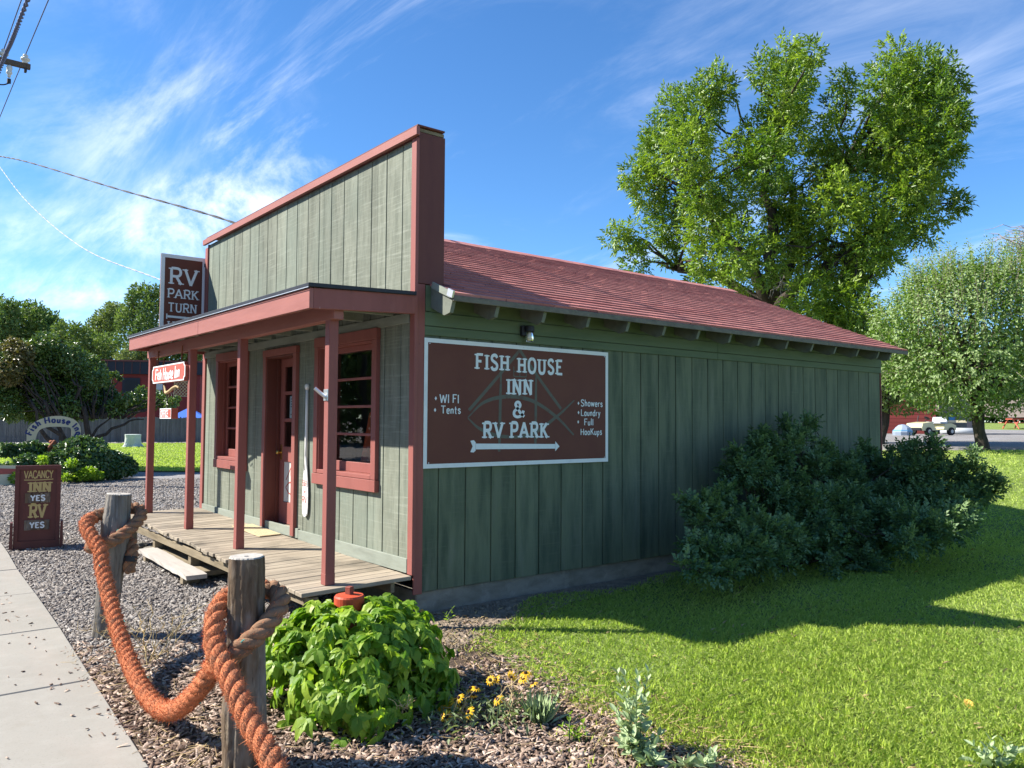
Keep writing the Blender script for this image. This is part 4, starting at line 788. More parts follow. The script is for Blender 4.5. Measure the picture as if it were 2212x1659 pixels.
path = [FA(.135, .05, .53), FA(.135, .05, .60), FA(.14, .02, .70), FA(.12, -.08, .76), FA(.0, -.165, .75), FA(-.145, -.07, .74), FA(-.145, .10, .765), FA(0.0, .175, .815), FA(.13, .11, .91), FA(.19, .0, 1.0), FA(.12, -.12, 1.04), FA(-.02, -.155, 1.01), FA(-.15, -.06, .985), FA(-.215, .10, .93)]
for (a, b), x in zip([(572, 400), (588, 500), (622, 650), (655, 780), (700, 930), (760, 1080), (830, 1220), (920, 1315), (1010, 1325), (1100, 1258), (1180, 1160), (1232, 1070)], [-2.385, -2.39, -2.395, -2.40, -2.41, -2.42, -2.43, -2.43, -2.425, -2.41, -2.39, -2.375]): path.append(onx(*zp(a, b), x))
path += [NA(-.12, .135, .585), NA(-.02, .160, .665), NA(.08, .125, .735), NA(.165, .02, .835), NA(.135, -.09, .885), NA(.02, -.148, .885), NA(-.10, -.10, .86), NA(-.150, .03, .80)]
for (a, b), x in zip([(1238, 870), (1236, 960), (1282, 1065), (1340, 1180), (1390, 1300), (1440, 1400), (1500, 1500), (1560, 1600)], [-2.42, -2.44, -2.44, -2.435, -2.43, -2.42, -2.41, -2.40]): path.append(onx(*zp(a, b), x))
path += [np.array([-2.42, -3.3, .14]), np.array([-2.46, -4.0, .075]), np.array([-2.5, -4.8, .09]), np.array([-2.56, -5.7, .32]), np.array([-2.62, -6.48, .80])]
C = catmull(path, 14); C[:, 2] = np.maximum(C[:, 2], .062); seg = np.linalg.norm(np.diff(C, axis=0), axis=1); S_ = np.concatenate([[0], np.cumsum(seg)])
npt = int(S_[-1]/.012); Q = np.stack([np.interp(np.linspace(0, S_[-1], npt), S_, C[:, i]) for i in range(3)], 1)
for _ in range(3): Q[1:-1] = (Q[:-2]+2*Q[1:-1]+Q[2:])/4
T = norm(np.gradient(Q, axis=0)); u = norm(np.cross(T[0], [0, 0, 1.0])); fr = []
for i in range(npt): u = norm(u - T[i]*(u@T[i])); fr.append((u, np.cross(T[i], u)))
rope = empty('rope', (-2.4, -.6, 0), 'thick frayed orange three strand rope sagging between the log bollards', 'rope')
k_wrap0, k_wrap1 = [int(np.argmin(np.linalg.norm(Q-p, axis=1))) for p in (path[13], path[26])]
fv, ff_, fa_ = [], [], []; rr = np.random.default_rng(21); teal = MB()
sw_ = np.interp(np.arange(npt), [0, npt], [0, S_[-1]])
for sN in range(3):
    ph = 2*math.pi*sN/3; ctr = np.zeros((npt, 3)); rad = np.zeros(npt)
    for i in range(npt):
        a = ph + 2*math.pi*sw_[i]/.205; U_, W_ = fr[i]; ctr[i] = Q[i] + .0252*(math.cos(a)*U_+math.sin(a)*W_); rad[i] = .0276*(1+.05*math.sin(sw_[i]*37+sN*2))
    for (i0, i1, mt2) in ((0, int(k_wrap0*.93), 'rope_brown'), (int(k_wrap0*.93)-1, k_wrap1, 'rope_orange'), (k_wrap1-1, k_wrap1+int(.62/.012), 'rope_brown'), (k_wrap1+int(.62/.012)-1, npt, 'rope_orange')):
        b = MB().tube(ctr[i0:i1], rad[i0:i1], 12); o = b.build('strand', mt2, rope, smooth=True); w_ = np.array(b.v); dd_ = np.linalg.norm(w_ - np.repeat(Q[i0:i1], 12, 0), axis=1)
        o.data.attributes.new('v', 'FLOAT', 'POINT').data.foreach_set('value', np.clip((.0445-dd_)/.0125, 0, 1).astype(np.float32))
    for i in range(2, npt-2):
        orange = (k_wrap0*.93 < i < k_wrap1) or i > k_wrap1+52; dist = np.linalg.norm(Q[i]-CAM)
        for _ in range(rr.poisson(24 if orange else 4)):
            d = norm(rr.normal(size=3)); d = norm(d - T[i]*(d@T[i])); out_ = norm(ctr[i]-Q[i])
            if d@out_ < -.1: d = -d
            p = ctr[i] + d*rad[i]*.97 + T[i]*rr.uniform(-.006, .006); h = norm(d*.55 + T[i]*rr.choice([-1, 1])*rr.uniform(.2, 1.3) + rr.normal(0, .25, 3)); l = abs(rr.normal(0, .014))+.006; s_ = norm(np.cross(h, d))*(.0014 if dist < 6 else .0019)
            b_ = len(fv); fv += [p-s_, p+s_, p+h*l]; ff_.append((b_, b_+1, b_+2)); fa_ += [rr.uniform(0, 1)**2]*3
        if rr.random() < .012: d = norm(ctr[i]-Q[i]); p = ctr[i]+d*rad[i]; teal.tube([p, p+d*.006+T[i]*.008, p+d*.004+T[i]*.02], .0035, 5)
o = link('fibre', fastmesh('fibre', np.array(fv), np.array(ff_), 'rope_fibre', np.array(fa_)), rope, (0, 0, 0)); o.location = -wloc(rope); o['kind'] = 'stuff'
teal.build('thread', 'teal_thread', rope)
MB().tube(catmull([FA(.135, .05, .615), FA(.136, .048, .635), FA(.137, .044, .655)], 4), .0560, 16).build('tape', 'black_plastic', rope, smooth=True)

# ================================================================== UTILITY POLE AND CABLES
up = empty('utility_pole', (-1.62, 19.17, 0), 'tall wooden utility pole with crossarm at the upper left edge', 'utility pole')
MB().tube([(-1.62, 19.17, -.2), (-1.62, 19.17, 6), (-1.62, 19.17, 12.6)], [.17, .14, .11], 14).build('pole', 'pole_wood', up, smooth=True)
MB().box((-2.75, 19.08, 11.50), (-.715, 19.20, 11.64), .008).build('crossarm', 'pole_wood', up)
PIN = [(.07, 0), (.075, .02), (.05, .05), (.085, .07), (.12, .10), (.115, .14), (.06, .17), (.06, .2), (.075, .215), (.05, .25), (.01, .26)]
for x in (-.84, -1.35, -2.6): MB().lathe(PIN, (x, 19.14, 11.642), 14).build('insulator', 'porcelain', up, smooth=True)
MB().lathe([(.02, 0), (.045, .03), (.04, .08), (.075, .11), (.075, .17), (.055, .2), (.075, .23), (.075, .30), (.05, .34), (.02, .36)], (-1.21, 19.13, 11.135), 12).build('fuse', 'porcelain', up, smooth=True)
MB().tube([(-1.21, 19.13, 11.1), (-1.21, 19.13, 10.98)], .05, 8).build('terminal', 'black_metal', up); MB().tube(catmull([(-1.21, 19.13, 10.98), (-1.35, 19.13, 10.9), (-1.6, 19.16, 10.88)], 5), .018, 6).build('jumper_wire', 'black_metal', up); MB().box((-.86, 19.07, 11.40), (-.80, 19.21, 11.498), .004).build('bolt', 'black_metal', up)
def cable(name, P, r, mat, lab, twist=0, n=40, sag=0.0):
    A, B = np.array(P[0], float), np.array(P[-1], float); t = np.linspace(0, 1, n)
    Q_ = catmull(P, max(3, n//(len(P)-1))) if len(P) > 2 else A + (B-A)*t[:, None] - np.array([0, 0, 1])*(4*sag*t*(1-t))[:, None]
    if twist:
        b = MB(); L_ = np.linalg.norm(np.diff(Q_, axis=0), axis=1).sum(); m = int(L_/.06); q = np.stack([np.interp(np.linspace(0, 1, m), np.linspace(0, 1, len(Q_)), Q_[:, i]) for i in range(3)], 1)
        for k in range(2): a = np.linspace(0, L_/twist*2*math.pi, m)+k*math.pi; b.tube(q + r*np.stack([np.cos(a), 0*a, np.sin(a)], 1), r, 6)
        o = b.build(name, mat, smooth=True)
    else: o = MB().tube(Q_, r, 6).build(name, mat, smooth=True)
    return tag(o, lab, 'cable')
cable('power_line', [(-.84, -45, 11.5), (-.84, -10, 11.5), (-.84, 19.14, 11.90), (-.9, 60, 11.2)], .014, 'cable_blue', 'thin power line running over the top insulator at upper left', n=60)
cable('power_line', [(-1.35, -45, 11.5), (-1.35, -10, 11.5), (-1.35, 19.14, 11.90), (-1.4, 60, 11.2)], .014, 'cable_blue', 'thin power line at the extreme upper left corner', n=60)
cable('twisted_cable', [(-1.86, -45, 9.4), (-1.86, -12, 9.25), (-1.86, 10, 9.4), (-1.80, 19.17, 9.8), (-1.9, 60, 9.0)], .022, 'cable_blue', 'thick twisted cable overhead passing in front of the crossarm', twist=.9, n=60)
cable('service_cable', [at(-14, 335, 25.4), at(60, 350, 23.2), at(250, 407, 18.0), at(505, 481, 12.6), (.55, 5.1, 4.36)], .010, 'cable_black', 'black service cable from the pole to the false front', n=60, twist=1.1)
cable('service_cable', [at(-12, 345, 25.4), at(60, 437, 22.0), at(180, 536, 17.5), at(348, 605, 13.6), (.30, 6.35, 3.60)], .0065, 'cable_silver', 'silver twisted cable drooping to behind the tall projecting sign', n=60, twist=.55)
# ================================================================== PLANTS
UP = np.array([0, 0, 1.0])
def rdir(n, g=rng): return norm(g.normal(size=(n, 3)))
def blob(C_, r, n, squash=(1, 1, 1), shell=.45, g=rng):
    d = rdir(n, g); q = r*(shell + (1-shell)*g.random(n)**.6); q = np.where(g.random(n) < .25, r*g.random(n)**.5, q)
    return np.array(C_) + d*q[:, None]*np.array(squash), d
def compound(P, D, L_, lens, spec, g, valb, up=.6, jit=.35, droop=.2, wr=.42):
    """compound leaves; spec = list of (position along the axis, splay angle, size)"""
    S = norm(np.cross(D, UP*up + g.normal(0, .5, P.shape))); Nn = np.cross(S, D); vs, ts, at_, k = [], [], [], 0
    for s, a, z in spec:
        b = P + D*(L_*s)[:, None]; dd = D*math.cos(a) + S*math.sin(a) + g.normal(0, jit*.4, P.shape); n_ = Nn + g.normal(0, jit, P.shape)
        v, t, c = leaves(b, dd, n_, lens*z, lens*z*wr, np.clip(valb + g.normal(0, .10, len(P)), 0, 1), droop); vs.append(v); ts.append(t+k); at_.append(c); k += len(v)
    return np.concatenate(vs), np.concatenate(ts), np.concatenate(at_)
class Foliage:
    def __init__(s): s.v = []; s.t = []; s.a = []; s.n = 0
    def add(s, vta): v, t, a = vta; s.v.append(v); s.t.append(t+s.n); s.a.append(a); s.n += len(v)
    def build(s, name, mat, parent=None):
        o = link(name, fastmesh(name, np.concatenate(s.v), np.concatenate(s.t), mat, np.concatenate(s.a)), parent, (0, 0, 0))
        if parent: o.location = -wloc(parent)
        return o
def limb(mb, A, B, r0, r1, wob=.06, n=7, g=rng):
    A, B = np.array(A, float), np.array(B, float); t = np.linspace(0, 1, n)[:, None]; L_ = np.linalg.norm(B-A)
    P = A + (B-A)*t + g.normal(0, wob*L_*.25, (n, 3))*np.sin(np.pi*t) - UP*0; P[:, 2:] += .10*L_*np.sin(np.pi*t)
    mb.tube(P, np.linspace(r0, r1, n), 7); return P
ASH = [(-.30, .6, .85), (0, .9, .9), (.02, -.9, .9), (.42, .8, 1), (.44, -.8, 1), (.85, 0, 1.1)]
ROSE = [(.1, 1.1, .8), (.1, -1.1, .8), (.42, 1.0, .95), (.44, -1.0, .95), (.75, .8, 1), (.77, -.8, 1), (1.0, 0, 1.1)]
# --- the big ash behind the shop
ash_c = [(640,300,100),(430,400,95),(560,450,150),(690,330,85),(350,560,90),(240,760,95),(380,640,135),(330,830,120),(520,620,150),(150,1070,75),(260,1060,90),(250,1200,95),(420,980,130),(560,850,130),(600,1010,140),
 (1010,150,85),(1060,250,120),(900,240,85),(1000,380,135),(1020,520,130),(850,560,115),(900,700,150),(780,650,110),(1140,130,55),(1300,290,65),(1260,400,85),(1250,560,110),(1180,700,120),
 (1560,180,105),(1500,350,135),(1680,260,125),(1800,270,95),(1850,330,80),(1650,430,165),(1780,470,145),(1900,470,50),(1600,600,165),(1760,640,125),(1480,600,120),(1850,620,60),
 (1350,800,155),(1280,880,125),(1650,790,135),(1780,900,95),(1890,890,45),(1560,930,155),(1700,1000,105),(1450,1060,135),(1150,1000,125),(980,880,135),(750,900,135),(1000,1050,135),
 (1150,1180,125),(1060,1230,90),(1280,1250,130),(600,1180,110),(760,1130,130),(900,1200,120),(1100,1400,120),(1250,1400,130),(1400,1200,130),(1500,1120,110),(1350,1450,120),(1000,1430,80),(560,1290,80),(740,1290,100),(420,1150,80),(1200,1550,130),(1400,1580,130)]
g = np.random.default_rng(5); AD = 28.0; base = at(1672, 960, AD); base[2] = H(base[0], base[1])
ash = empty('ash_tree', base, 'tall spreading green ash tree rising behind the red roof', 'tree'); F = Foliage(); tw = MB()
px2 = lambda a, b: ((2200+a/1.3488)/1.736, (100+b/1.3488)/1.736)
fork = base + np.array([0, 0, 4.4]); tw.tube([base-UP*.3, base+UP*.4, base+UP*2.2, fork], [.52, .42, .34, .30], 12)
heads = [fork + np.array(p) for p in ((-2.2, 1.6, 4.0), (.2, .3, 5.0), (1.7, -1.6, 4.6), (.6, 1.5, 2.2), (1.0, -2.6, 2.0), (-1.5, 2.8, 1.6))]
for h in heads: limb(tw, fork, h, .22, .10, .12, 8, g)
cl_pts = []
for a, b, r in ash_c:
    rm = r*.00695*AD/28*.92; wd = math.sqrt(max(0, 1-((a-1050)/1000)**2)); n_ = 2 if r > 118 else 1
    for q in range(n_): cl_pts.append((at(*px2(a+g.normal(0, 12*q), b+g.normal(0, 12*q)), AD + (g.uniform(-3.2, .5) if q == 0 else g.uniform(.5, 3.2))*wd), rm))
for c_, r in cl_pts:
    h = heads[int(np.argmin([np.linalg.norm(c_-h)+(3 if h[2] > c_[2]+1 else 0) for h in heads]))]; limb(tw, h, c_, .06, .018, .16, 6, g)
    n = int(190*r*r/.8)+34; P, d = blob(c_, r, n, (.92, .92, 1.10), .35, g); lump = g.normal(0, .15)
    up = np.maximum(0, d[:, 2]); P[:, 2] += up*r*.35*g.random(n)**2
    D = norm(d*.75 + g.normal(0, .55, (n, 3)) + np.array([0, 0, .15])); F.add(compound(P, D, np.full(n, .185), np.full(n, .15), ASH, g, np.clip(.42+lump+g.normal(0, .2, n), 0, 1), .8, .4, .22))
tw.build('trunk', 'bark', ash, smooth=True); F.build('crown', 'ash_leaf', ash)
dt = MB(); c0 = at(*px2(985, 1290), 25.2)
for k in range(14): limb(dt, c0, c0 + g.normal(0, .28, 3)+np.array([0, 0, -.25]), .014, .004, .3, 6, g)
dt.build('dead_twigs', 'twig_dead', ash)
# --- apple trees
def apple(name, base, ctr, ax, nshoot, nfill, lab, seed, lean):
    g = np.random.default_rng(seed); rt = empty(name, base, lab, 'tree', 'apple trees at the lawn edge'); F = Foliage(); tw = MB(); st = MB()
    fk = base + np.array([lean[0], lean[1], 1.15]); P = catmull([base-UP*.2, base+np.array([.0, 0, .15]), base+np.array([lean[0]*.9, lean[1]*.9, .6]), fk], 5); rr_ = np.interp(np.linspace(0, 1, len(P)), [0, .25, .6, .8, 1], [.25, .175, .135, .145, .17]); tw.tube(P, rr_, 11)
    ends = [ctr + norm(g.normal(size=3)+np.array([0, 0, .3]))*np.array(ax)*.55 for _ in range(16)]
    for e in ends: limb(tw, fk, e, .09, .02, .2, 7, g)
    d = rdir(nshoot, g); d[:, 2] = np.where(d[:, 2] < -.55, -d[:, 2], d[:, 2]); lump = 1+.10*np.sin(d[:, 0]*5+seed)*np.sin(d[:, 1]*6)+.06*np.sin(d[:, 2]*9); s = ctr + d*np.array(ax)*(.70*lump)[:, None]*g.uniform(.80, 1.06, nshoot)[:, None]; L_ = g.uniform(.45, 1.05, nshoot); dd = norm(d*.55 + np.array([0, 0, .85])*(d[:, 2:] > -.1) + np.array([0, 0, .1]) + g.normal(0, .2, (nshoot, 3)))
    k = 17
    for i in range(k):
        t = i/(k-1); P = s + dd*(L_*t)[:, None]; a = i*2.4+g.uniform(0, .8, nshoot); S = norm(np.cross(dd, rdir(nshoot, g)*.001+np.array([.3, .5, .1]))); W = np.cross(dd, S); o_ = S*np.cos(a)[:, None]+W*np.sin(a)[:, None]
        F.add(leaves(P, o_*.95+dd*(.45+.5*t)+g.normal(0, .18, (nshoot, 3))-UP*.1, norm(dd+o_*.1+g.normal(0, .25, (nshoot, 3))), g.uniform(.085, .13, nshoot)*(1-.35*t), g.uniform(.048, .07, nshoot)*(1-.3*t), np.clip(.30+.45*t+g.normal(0, .16, nshoot), 0, 1), .18, .16))
    for i in range(0, nshoot, 2): st.tube([s[i]-dd[i]*.25, s[i]+dd[i]*L_[i]*.98], [.009, .003], 4, False)
    P, d = blob(ctr, 1.0, nfill, (1, 1, 1), .6, g); P = ctr + (P-ctr)*np.array(ax)*.84
    F.add(leaves(P, norm(d*.5+g.normal(0, .7, (nfill, 3))-UP*.25), norm(g.normal(0, .6, (nfill, 3))+UP*.9), g.uniform(.085, .13, nfill), g.uniform(.05, .075, nfill), np.clip(.25+g.normal(0, .2, nfill), 0, 1)))
    tw.build('trunk', 'bark', rt, smooth=True); st.build('twigs', 'twig_dead', rt); F.build('crown', 'apple_leaf', rt)
b1 = at(2122, 966, 24.0); b1[2] = H(b1[0], b1[1]); apple('apple_tree', b1, at(2098, 738, 24.0), (3.15, 3.0, 2.45), 1050, 17000, 'round pale green apple tree with a bare trunk on the right', 3, (-.10, .05))
b2 = at(1900, 962, 27.5); b2[2] = H(b2[0], b2[1]); apple('apple_tree', b2, at(1948, 812, 27.5), (1.75, 1.75, 1.45), 300, 5000, 'smaller apple tree just behind the shop corner, partly hidden', 9, (.15, -.1))
# --- rose-like shrub against the green wall
sh_c = [(985,125,28),(960,160,38),(930,215,46),(880,275,70),(800,330,80),(685,235,26),(680,280,36),(660,330,44),(600,370,45),(600,430,60),(700,430,95),(1090,300,40),(1080,350,66),(1010,405,85),(870,480,90),(1200,455,95),(1340,340,44),(1340,400,85),(1490,330,78),(1560,280,50),(1560,330,60),(1690,260,40),(1690,310,60),(1710,360,60),(1450,450,115),(1560,450,105),(1650,430,105),(1800,450,75),(1900,425,50),(1950,400,26),(2000,510,50),(2060,495,24),(1880,570,85),(1750,600,115),(1600,600,125),(1400,600,125),(1250,600,115),(1100,620,115),(950,600,115),(800,560,95),(510,515,34),(470,545,42),(420,585,40),(380,620,38),(360,715,56),(460,710,46),(580,750,76),(700,760,95),(850,800,105),(320,850,66),(420,880,85),(550,900,85),(700,900,95),(820,930,56),(270,960,38),(950,850,58),(1100,830,105),(1250,800,115),(1350,850,85),(1300,950,75),(1350,985,46),(1450,780,125),(1550,830,78),(1650,750,115),(1800,720,105),(1100,960,38),(1750,780,58),(500,990,56),(400,1000,38),(1860,680,70),(1500,700,120),(1000,730,120),(1150,720,120),(1320,690,110),(620,840,90),(1880,500,60)]
g = np.random.default_rng(12)
for a_, b_, l_ in ((880,270,-20),(800,330,-40),(660,330,10),(1010,400,15),(870,480,-30),(1200,455,30),(1340,400,-25),(1800,450,60),(1880,570,70),(600,430,-25),(460,710,-40),(360,715,-45),(580,750,-20),(1100,620,20),(1250,600,-20),(1400,600,30),(1600,600,40),(950,600,-30),(1930,620,60),(1000,730,25),(700,760,-25)):
    for q_ in (1, 2, 3): sh_c.append((a_+l_*q_*.7, b_-38*q_-20, 26-4*q_))
px3 = lambda a, b: ((2400+a/1.536)/1.736, (1500+b/1.536)/1.736)
shrub = empty('rose_shrub', (6.0, -.8, 0), 'large dark green sprawling shrub against the shaded side wall', 'shrub'); F = Foliage(); tw = MB()
for a, b, r in sh_c:
    y = -.34 - 1.15*(max(0, b-130)/850)**1.15; u_, v_ = px3(a, b); c_ = ony(u_, v_, y) if a < 1500 else at(u_, v_, 12.2 - 2.3*sst(500, 900, b) + (a-1500)*.0008)
    c_[2] = max(c_[2], .10); dist = np.linalg.norm(c_-CAM); rm = r/1.536/1.736*dist/FPX*.84
    for q in range(2 if r > 84 else 1):
        cc_ = c_ + (np.array([g.normal(0, .1), g.uniform(-.05, .35), 0]) if q else 0); n = int(110*(rm/.2)**2)+20; P, d = blob(cc_, rm, n, (1, 1, .95), .3, g); P[:, 1] = np.minimum(P[:, 1], -.05); P[:, 2] = np.maximum(P[:, 2], .02)
        D = norm(d*.6+g.normal(0, .5, (n, 3))+np.array([0, 0, .25])); F.add(compound(P, D, np.full(n, .105), np.full(n, .052), [(s, t, z*1.0) for s, t, z in ROSE], g, np.clip(.28+g.normal(0, .12)+g.normal(0, .2, n)+.45*np.maximum(d[:, 2], 0), 0, 1), 1.2, .3, .12, .64))  # upward leaves of each clump coloured brighter, as if lit from above
    root = np.array([np.clip(c_[0]*.7+6.0*.3, 3.9, 8.8), -.55, 0]); limb(tw, root + g.normal(0, .12, 3)*np.array([1, 1, 0]), c_, .012, .004, .2, 7, g)
for a0, b0_ in ((985, 125), (685, 235), (510, 515), (1090, 300), (1690, 260), (1560, 280), (1340, 340)): limb(tw, ony(*px3(a0-90, b0_+260), -.45), ony(*px3(a0, b0_), -.36), .011, .004, .1, 7, g)
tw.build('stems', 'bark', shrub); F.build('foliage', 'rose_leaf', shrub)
# --- creeper heaped over the standpipe in the mulch bed
def leaflet(L_, w, curl, seed):
    """toothed, folded, drooping leaflet along +X"""
    g = np.random.default_rng(seed); n = 7; vs = []; fs = []
    for i in range(n):
        t = i/(n-1); ww = w*math.sin(math.pi*min(1, t**.75*.97+.03))**.9*(1+.22*((i % 2)-.5)); zc = -curl*t*t*L_
        vs += [(t*L_, ww*.5, zc+.10*ww), (t*L_, 0, zc), (t*L_, -ww*.5, zc+.10*ww)]
    for i in range(n-1):
        a = i*3; fs += [(a, a+1, a+4, a+3), (a+1, a+2, a+5, a+4)]
    return np.array(vs), fs
def palm_mesh(seed, mat, small=False):
    g = np.random.default_rng(seed); b = MB(); vals = []; sc = .78 if small else 1
    for ang, z in ((0, 1.1), (.75, .98), (-.75, .98), (1.55, .72), (-1.55, .72)):
        v, f = leaflet(.086*z*sc*g.uniform(.9, 1.1), .053*z*sc*g.uniform(.9, 1.1), g.uniform(.25, .65), seed); a = ang + g.normal(0, .12); pt = g.uniform(-.35, .15)
        v = np.stack([v[:, 0]*math.cos(pt)-v[:, 2]*math.sin(pt), v[:, 1], v[:, 0]*math.sin(pt)+v[:, 2]*math.cos(pt)], 1); v = np.stack([v[:, 0]*math.cos(a)-v[:, 1]*math.sin(a), v[:, 0]*math.sin(a)+v[:, 1]*math.cos(a), v[:, 2]], 1); b.add(v, f); vals += [g.uniform(0, 1)]*len(v)
    me = b.mesh('leaf', mat); at_ = me.attributes.new('v', 'FLOAT', 'POINT'); at_.data.foreach_set('value', vals); return me, b, vals
pm_ = [palm_mesh(100+i, 'vine_leaf') for i in range(8)]; ym_ = [palm_mesh(200+i, 'vine_young', True) for i in range(3)]
cx, cy = -1.33, -1.66; g = np.random.default_rng(31)
vine = empty('creeper_bush', (cx, cy, 0), 'bright green creeper heaped into a low mound beside the nearer log post', 'plant')
def dome(a, h):      # h 0..1 from the ground to the top; radius at that height
    return (.60+.06*math.sin(3*a+1)+.05*math.sin(5*a))*math.sqrt(max(0, 1-(h*.92)**2.2))
cand = []
for i in range(1050):
    a = g.uniform(0, 2*math.pi); h = g.random()**.9; r = dome(a, h)*(g.uniform(.70, 1.16) if g.random() < .7 else g.uniform(.4, .8)); p = np.array([cx+r*math.cos(a), cy+r*math.sin(a), .04+h*.56+g.normal(0, .025)]); nn = norm(np.array([math.cos(a)*(1.2-h), math.sin(a)*(1.2-h), .35+h])+g.normal(0, .42, 3)); cand.append((np.linalg.norm(p-CAM), p, nn))
cand.sort(key=lambda t: t[0]); far_ = MB(); fvl = []
def orient(nn, g, droop=.5):
    z = norm(nn); x = norm(np.array([z[0], z[1], 0])*1.0 - UP*droop + g.normal(0, .35, 3)); x = norm(x - z*(x@z)); return Matrix((x, np.cross(z, x), z)).transposed()
for i, (_, p, nn) in enumerate(cand):
    m = orient(nn, g); me, b, vals = pm_[g.integers(8)]; s = g.uniform(.8, 1.2)
    if i < 285: o = link('leaf', me, vine, p, m.to_euler()); o.scale = (s, s, s)
    else: far_.add([np.array(m) @ (np.array(v)*s) + p for v in b.v], b.f); fvl += vals
me = far_.mesh('leaf', 'vine_leaf', org=(cx, cy, 0)); me.attributes.new('v', 'FLOAT', 'POINT').data.foreach_set('value', fvl); o = link('leaf', me, vine, (cx, cy, 0)); o['kind'] = 'stuff'
for u_, v_, n in ((690, 1560, 4), (745, 1572, 5), (720, 1545, 3), (800, 1568, 4), (640, 1520, 3), (625, 1500, 2), (975, 1470, 3), (990, 1475, 2)):
    p0 = onx(u_, v_, -1.5); p0 = CAM + (p0-CAM)*((.05-1.8)/(p0[2]-1.8))
    for k in range(n): o = link('leaf', (ym_[g.integers(3)][0] if u_ < 900 else pm_[0][0]), vine, p0+g.normal(0, .035, 3)*np.array([1, 1, .5])+UP*.02, orient(norm(UP+g.normal(0, .5, 3)), g).to_euler()); o.scale = (.6,)*3
st = MB()
for k in range(46): a = g.uniform(0, 6.28); h = g.uniform(.2, .95); r = dome(a, h)*.85; limb(st, (cx+.15*math.cos(a), cy+.15*math.sin(a), .0), (cx+r*math.cos(a), cy+r*math.sin(a), h*.54), .006, .003, .4, 6, g)
st.build('stems', 'twig_dead', vine)
hx, hy = -1.29, -1.49; hy_ = empty('standpipe', (hx, hy, 0), 'rusty orange capped standpipe with square nut poking out of the creeper', 'hydrant')
MB().lathe([(.075, 0), (.075, .56), (.07, .57)], (hx, hy, 0), 20).build('pipe', 'rust_red', hy_, smooth=True); MB().lathe([(.082, .545), (.099, .555), (.099, .628), (.092, .640), (.02, .647)], (hx, hy, 0), 28).build('cap', 'hydrant_red', hy_)
MB().box((hx-.021, hy-.021, .645), (hx+.021, hy+.021, .695), .003, rot=[[.9, -.43, 0], [.43, .9, 0], [0, 0, 1]]).build('nut', 'rust_red', hy_)
# --- small plants
def leafshape(L_, w, curl, mat):
    v, f = [], []; n = 5
    for i in range(n): t = i/(n-1); ww = w*math.sin(math.pi*(t*.93+.05))**.8; v += [(t*L_, ww/2, -curl*t*t*L_+ww*.15), (t*L_, 0, -curl*t*t*L_), (t*L_, -ww/2, -curl*t*t*L_+ww*.15)]
    for i in range(n-1): a = i*3; f += [(a, a+1, a+4, a+3), (a+1, a+2, a+5, a+4)]
    me = MB().add(v, f).mesh('leaf', mat); me.attributes.new('v', 'FLOAT', 'POINT').data.foreach_set('value', list(np.random.default_rng(int(L_*1e4)).uniform(0, 1, len(v)))); return me
gl = [leafshape(.085, .045, .25, 'grey_leaf'), leafshape(.072, .036, .1, 'grey_leaf'), leafshape(.05, .024, 0, 'grey_leaf')]
def leafy_plant(name, base, tips, lab, cat, meshes, step=.042, mat='flower_leaf', grp=None, seed=1, lift=.6):
    g = np.random.default_rng(seed); base = np.array(base, float); rt = empty(name, base, lab, cat, grp); st = MB()
    for tp in tips:
        tp = np.array(tp, float); b0_ = base + g.normal(0, .02, 3)*np.array([1, 1, 0]); t = np.linspace(0, 1, 8)[:, None]; P = b0_ + (tp-b0_)*t + norm(np.array([tp[0]-b0_[0], tp[1]-b0_[1], 0]))*(-.03*np.sin(np.pi*t)); st.tube(P, np.linspace(.0045, .002, 8), 5); L_ = np.linalg.norm(tp-b0_); k = max(3, int(L_/step)); ax = norm(tp-b0_)
        for i in range(k):
            q = (i+1)/k; p = b0_ + (tp-b0_)*q; a = i*1.57+g.uniform(-.5, .5)
            for s_ in (0, math.pi):
                o_ = np.array([math.cos(a+s_), math.sin(a+s_), 0]); x = norm(o_ + ax*(lift+.7*q) + g.normal(0, .15, 3)); z = norm(ax - x*(ax@x)); m = Matrix((x, np.cross(z, x), z)).transposed(); lm = meshes[min(len(meshes)-1, int(q*len(meshes)*.99))]
                o = link('leaf', lm, rt, p, m.to_euler()); s2_ = g.uniform(.8, 1.2); o.scale = (s2_,)*3
    st.build('stem', mat, rt); return rt
def gz(u, v): d = ray(u, v); return CAM + d*(.01-1.8)/d[2]
def tipat(u, v, D): return at(u, v, D)
zt = lambda a, b: ((2200+a/3.16)/1.736, (2400+b/3.16)/1.736)
gb = gz(*zt(600, 1400)); Dg = np.hypot(*(gb-CAM)[:2])
leafy_plant('milkweed', gb, [tipat(*zt(a, b), Dg+dd) for a, b, dd in ((600, 420, .05), (450, 420, .12), (370, 400, .15), (730, 380, .08), (620, 560, 0), (350, 850, .02), (410, 1000, -.05), (690, 1100, .0), (840, 1130, .05), (560, 1150, -.08), (800, 1240, -.1), (400, 1200, -.1))], 'tall grey green leafy weed at the lawn edge in the foreground', 'plant', gl, seed=4)
for a, b, tips, lab, sd_ in ((720, 1517, ((680, 1440), (780, 1420), (860, 1400)), 'grey green sprout cut by the bottom edge under the tall weed', 2), (1180, 1540, ((1150, 1460), (1220, 1450), (1050, 1490)), 'grey green sprout low at the bottom edge of the bed, middle one', 5), (1430, 1540, ((1380, 1440), (1490, 1340), (1460, 1460)), 'upright grey green sprout at the bottom edge on bare soil', 6)):
    q = gz(*zt(a, b)); Dq = np.hypot(*(q-CAM)[:2]); leafy_plant('milkweed', q, [tipat(*zt(*t_), Dq) for t_ in tips], lab, 'plant', gl, seed=sd_, step=.03)
